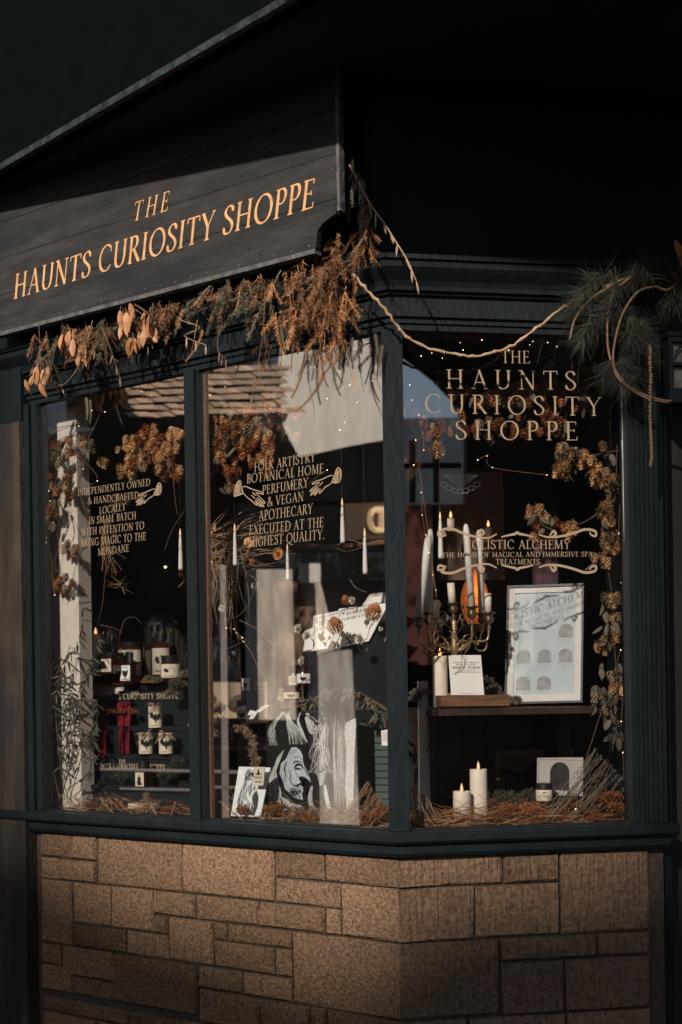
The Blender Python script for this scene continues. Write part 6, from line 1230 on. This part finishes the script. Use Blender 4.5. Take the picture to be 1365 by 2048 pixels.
for a0, a1, b0, b1 in ((.0265, .9735, .0186, .075), (.0265, .9735, .935, .9814), (.0265, .105, .0755, .9345), (.895, .9735, .0755, .9345)): frbox(a0, a1, b0, b1, -.0035, .0015, 'mount_bar', WHITE)
GA = mat('pale_grey_ink', (.36, .37, .37), .7, .2, var=.25, nscale=40)
for b in (.55, .34, .115):
    for a in (.14, .41, .68):
        if (b == .115 and a > .6) or (b == .55 and a < .6): continue
        mb = MB(); mb.poly([q4(a, b, -.0032), q4(a + .18, b, -.0032), q4(a + .18, b + .07, -.0032)] + [q4(a + .09 + .09 * math.cos(R(t)), b + .07 + .045 * math.sin(R(t)), -.0032) for t in range(15, 180, 15)] + [q4(a, b + .07, -.0032)]); mb.build('arched_picture', GA, fr)
        mb = MB()
        for k in range(3): mb.ribbon([q4(a - .01, b - .015 - k * .014, -.0032), q4(a + .17, b - .015 - k * .014, -.0032)], .0007, n)
        mb.build('caption_lines', GA, fr)
mb = MB(); text(mb, 'TREATMENTS', q4(.34, .865, -.0032), q4(.68, .865, -.0032), up, n, .009, 0, .25); mb.build('menu_heading', GA, fr)
frbox(.0262, .9738, .0183, .9817, .003, .0038, 'frame_glass', glass_mat('picture_glass', .07))
# dark sideboard / crate below
sb = thing('dark_chest', 'dark stained open chest carrying the candelabra and framed menu', 'chest', bz(FR, 1030, 1600, .4)); zt = RP(1030, 1415, .13).z; xa, xb = FR.hit(874, 1500, -.12)[0], FR.hit(1190, 1500, -.12)[0]
mb = MB(); mb.fbox(FR, xa, xb, zt - .022, zt - .0005, -.66, -.09); mb.build('chest_top', DARKWOOD, sb)
for x0_, x1_ in ((xa, xa + .035), (xb - .045, xb)): mb = MB(); mb.fbox(FR, x0_, x1_, BED + .001, zt - .0225, -.64, -.36); mb.build('chest_side', DARKWOOD, sb)
for k in range(5): mb = MB(); w_ = (xb - xa - .084) / 5; mb.fbox(FR, xa + .037 + w_ * k, xa + .034 + w_ * (k + 1), BED + .001, zt - .0225, -.64, -.62); mb.build('back_plank', DARKWOOD, sb)
# tilted picture inside the chest
cs = thing('brown_picture_frame', 'brown wooden frame lying inside the dark chest', 'frame', bz(FR, 1060, 1540, .5)); 
for pts in ([(992, 1502), (1148, 1496), (1148, 1506), (992, 1512)], [(992, 1512), (1000, 1512), (1000, 1560), (992, 1560)], [(1140, 1506), (1148, 1506), (1148, 1560), (1140, 1560)]): slab('frame_bar', [RP(x, y, .5) for x, y in pts], FR.n3 * -.015, WOOD, cs)
slab('frame_panel', [RP(x, y, .51) for x, y in [(1001, 1512), (1139, 1507), (1139, 1540), (1080, 1528), (1040, 1545), (1001, 1535)]], FR.n3 * -.004, mat('rust_panel', (.11, .055, .035), .6, .2, var=.5, nscale=9), cs)
# arched card and small jar
g, P0, ex, up, n = card('grey card printed with a dark arch leaning low in the right pane', FR, [(1074, 1590), (1166, 1592), (1170, 1515), (1078, 1516)], .30, mat('grey_card', (.40, .37, .34), .7, .2, var=.06), name='arch_card', cat='card', tilt=.015)
B = lambda a, b: bil(P0, ex, up, a, b, n); mb = MB(); mb.poly([B(.28, .14), B(.70, .14), B(.70, .62)] + [B(.49 + .21 * math.cos(R(t)), .62 + .28 * math.sin(R(t))) for t in range(12, 180, 12)] + [B(.28, .62)]); mb.ribbon([B(.03, .02), B(.03, .96), B(.97, .96), B(.97, .02)], .0012, n); mb.build('print', mat('arch_ink', (.03, .028, .026), .7, .2, var=.6, nscale=40), g)
p = RP(1089, 1602, .24); H = RP(1089, 1566, .24).z - p.z; g = thing('small_balm_jar', 'small black-lidded jar with cream label in front of the arch card', 'jar', p); r_ = .028; mb = MB(); mb.lathe([(r_ * .9, 0), (r_, .004), (r_, H * .62), (r_ * .9, H * .68)], p, 26); mb.build('jar_body', CREAM, g, True); mb = MB(); mb.lathe([(r_ * 1.05, H * .66), (r_ * 1.08, H * .7), (r_ * 1.05, H * .96), (r_ * .9, H), (0, H)], p, 26); mb.build('lid', BLACKCAP, g, False)
nn = Vector((-p.x, -p.y, 0)).normalized(); e_ = Vector((-nn.y, nn.x, 0)); e_ = e_ if e_.dot(FR.e3) > 0 else -e_; mb = MB(); o_ = p + nn * (r_ * 1.03); text(mb, 'INTO THE WILD', o_ - e_ * r_ * .75 + Vector((0, 0, H * .25)), o_ + e_ * r_ * .75 + Vector((0, 0, H * .25)), Vector((0, 0, 1)), nn, H * .1, 0, .1, 1.2); mb.poly([o_ + e_ * a + Vector((0, 0, b)) for a, b in [(-.006, H * .46), (.006, H * .46), (.008, H * .52), (.003, H * .50), (0, H * .56), (-.003, H * .50), (-.008, H * .52)]]); mb.build('print', INK, g)
# wire hoop with moss at the left of the right pane, pampas
mb = MB(); mb.tube(cr([RP(x, y, .2) for x, y in [(822, 1364), (840, 1372), (858, 1395), (868, 1430), (865, 1470), (855, 1500)]], 6), .0016, 5); tag(mb.build('wire_hoop', PAINT2, None, True), 'thin dark wire hoop beside the corner post in the right pane', 'hoop')
mossy('moss_heap', 'small grey tuft under the wire hoop', 'moss', FR, [(835, 1390, .24, .8), (850, 1385, .26, .8), (828, 1400, .22, .7)], MOSS)
mb = MB(); mb.lathe([(.018, 0), (.02, .05), (.017, .30), (.018, .46), (.0, .462)], RP(850, 1640, .26), 18); tag(mb.build('reflected_post', mat('reflected_post_grey', (.28, .25, .24), .5, .3, var=.1), None, True), 'pale upright tube standing in for a reflected post in the right pane', 'tube')  # solid tube stands in for the reflection of a white post
# right-hand cable down the edge
cb = thing('white_cable', 'white cable running down the right edge of the window', 'cable', RP(1250, 1600, .03)); mb = MB(); mb.tube([RP(x, y, .028) for x, y in [(1245, 772), (1248, 1000), (1252, 1150), (1256, 1300), (1259, 1450), (1262, 1600), (1264, 1640)]], .0026, 7); mb.build('cable_strand', TAPER, cb); mb = MB(); mb.tube([RP(x, y, .032) for x, y in [(1244, 880), (1250, 1010), (1253, 1146), (1252, 1290), (1263, 1480), (1263, 1650)]], .0014, 5); mb.build('cable_strand', TAPER, cb); mb = MB(); mb.lathe([(.004, -.005), (.005, 0), (.004, .005)], RP(1253, 1146, .03), 8); mb.build('cable_clip', TAPER, cb)
# lace pennant, dark portrait
mb = MB(); 
for k in range(7): a = 888 + k * 11; mb.ribbon([RP(a + 6 * math.cos(R(t)), 965 + 18 * math.sin(math.pi * (k + .5) / 7) + 5 * math.sin(R(t)), .5) for t in range(0, 361, 30)], .003, FR.n3)
for k in range(6): mb.ribbon([RP(886, 950, .5), RP(922, 950 + 5 * k, .5), RP(957, 950, .5)], .0014, FR.n3, k * .0001)
tag(mb.build('lace_pennant', MATS['white_lace']), 'small lace pennant hanging deep in the right pane', 'lace')
# brown wall panels deep inside right pane with candle light
mb = MB(); mb.box(RP(880, 1160, .95), RP(1010, 1160, .95) - RP(880, 1160, .95), FR.n3 * -.03, (0, 0, .42)); tag(mb.build('back_partition', BRP), 'brown panel deep behind the gold lettering in the right pane', 'partition')
mb = MB(); mb.box(RP(815, 1330, .8), RP(870, 1330, .8) - RP(815, 1330, .8), FR.n3 * -.03, (0, 0, .6)); tag(mb.build('red_partition', mat('brick_red_panel', (.045, .014, .011), .7, .2, var=.3, nscale=5)), 'brick red panel behind the left of the right pane', 'partition')
mb = MB(); mb.box(RP(1072, 1240, .9), RP(1118, 1240, .9) - RP(1072, 1240, .9), FR.n3 * -.03, (0, 0, .42)); tag(mb.build('plum_partition', mat('plum_panel', (.09, .05, .055), .7, .2, var=.3, nscale=5)), 'dusky plum panel above the framed menu', 'partition')
for lab, x, y in (('small candle flame glowing deep inside above the candelabra', 977, 1048), ('tiny flame deep inside left of the brown panel', 902, 1030)):
    g = thing('candle_lamp', lab, 'candle', RP(x, y + 8, .8)); mb = MB(); mb.lathe([(.0, 0), (.006, .006), (.005, .014), (0, .028)], RP(x, y + 6, .8), 8); mb.build('flame', FLAME, g, True); mb = MB(); mb.lathe([(.014, -.05), (.014, -.002), (0, 0)], RP(x, y + 6, .8), 12); mb.build('wax_body', WAX, g, True)
mb = MB(); mb.lathe([(0, 0), (.006, .006), (0, .012)], inL(331, 1137, .6), 8); tag(mb.build('spot_bulb', emis('warm_bulb', (1, .75, .4), 5), None, True), 'small glowing bulb inside the left pane', 'bulb')
mb = MB(); mb.lathe([(0, 0), (.008, .008), (0, .016)], inL(420, 1128, .25), 10); tag(mb.build('spot_bulb', MATS['warm_bulb'], None, True), 'bright round bulb above the orange strawflower', 'bulb')
# ---------------- straw bed along the sill
for lab, F, xs, o in (('tangled dry stalks along the foot of the left pane', FL, [(120, 1622), (170, 1628), (230, 1632), (290, 1636), (345, 1640)], .17), ('tangled dry stalks along the foot of the middle pane', FL, [(425, 1640), (480, 1645), (540, 1648), (600, 1650), (660, 1654), (720, 1652), (750, 1640)], .17), ('tangled dry stalks along the foot of the right pane', FR, [(850, 1645), (900, 1652), (960, 1655), (1020, 1652), (1080, 1652), (1140, 1650), (1200, 1645)], .17)):
    g = thing('dry_stalk_bed', lab, 'dried grass', F.at(xs[0][0], xs[0][1], -o)); mes = [straw_mesh(m, 130, (.07, .2), (.09, .065, .05), .38, .0024) for m in (STRAW, STRAW, RUSTMOSS, PALETWIG)]
    for k, (x, y) in enumerate(xs):
        for me in (mes[k % 2], mes[2], mes[3] if k % 2 else mes[0]):
            p = F.at(x, y, -o); p.z = BED + .003; q = inst('stalk_heap', me, g, frameM(p, F.e3, -F.n3, Vector((0, 0, 1)))); q['kind'] = 'stuff'
def heather(lab, F, bases, tips, o, n, m):
    g = thing('heather_sprays', lab, 'dried sprays', F.at(*bases[0], -o))
    for k in range(n):
        t = rnd.random(); a = Vector(bases[0]).lerp(Vector(bases[1]), t); b = Vector(tips[0]).lerp(Vector(tips[1]), min(1, max(0, t + U(-.3, .3)))); oo = o + U(-.06, .06)
        q = cr([F.at(a.x, a.y, -oo), F.at((a.x + b.x) / 2 + U(-8, 8), (a.y + b.y) / 2 + U(-4, 12), -oo), F.at(b.x, b.y, -oo + U(-.03, .03))], 6); mb = MB(); mb.tube(q, .0014, 4, .0006)
        for i in range(3, len(q)):
            for j in range(7): mb.needle(q[i - 1].lerp(q[i], rnd.random()), (q[i] - q[i - 1]).normalized() + rv() * .7, U(.006, .016), .0009)
        mb.build('spray', m, g)
heather('long grey-brown dried sprays leaning up the right side of the window', FR, [(1075, 1640), (1180, 1650)], [(1190, 1500), (1258, 1570)], .14, 34, MOSS)
heather('dry heathery sprays rising at the right foot of the middle pane', FL, [(660, 1650), (740, 1655)], [(735, 1565), (775, 1620)], .10, 30, STRAW)
heather('two pale heather sprigs standing in the left pane', FL, [(315, 1640), (340, 1645)], [(282, 1592), (312, 1575)], .10, 5, PALETWIG)
heather('low brown dried sprays along the foot of the middle pane', FL, [(420, 1650), (640, 1655)], [(410, 1600), (620, 1620)], .12, 26, STRAW)
heather('low brown dried sprays along the foot of the left pane', FL, [(150, 1630), (340, 1645)], [(120, 1590), (350, 1605)], .09, 22, STRAW)
heather('fluffy pale grass heads at the left foot of the right pane', FR, [(830, 1650), (900, 1655)], [(815, 1570), (860, 1600)], .10, 16, PALETWIG)
heather('dark feathery twigs low in the left pane', FL, [(130, 1625), (220, 1620)], [(200, 1560), (215, 1590)], .16, 14, GLEAF)
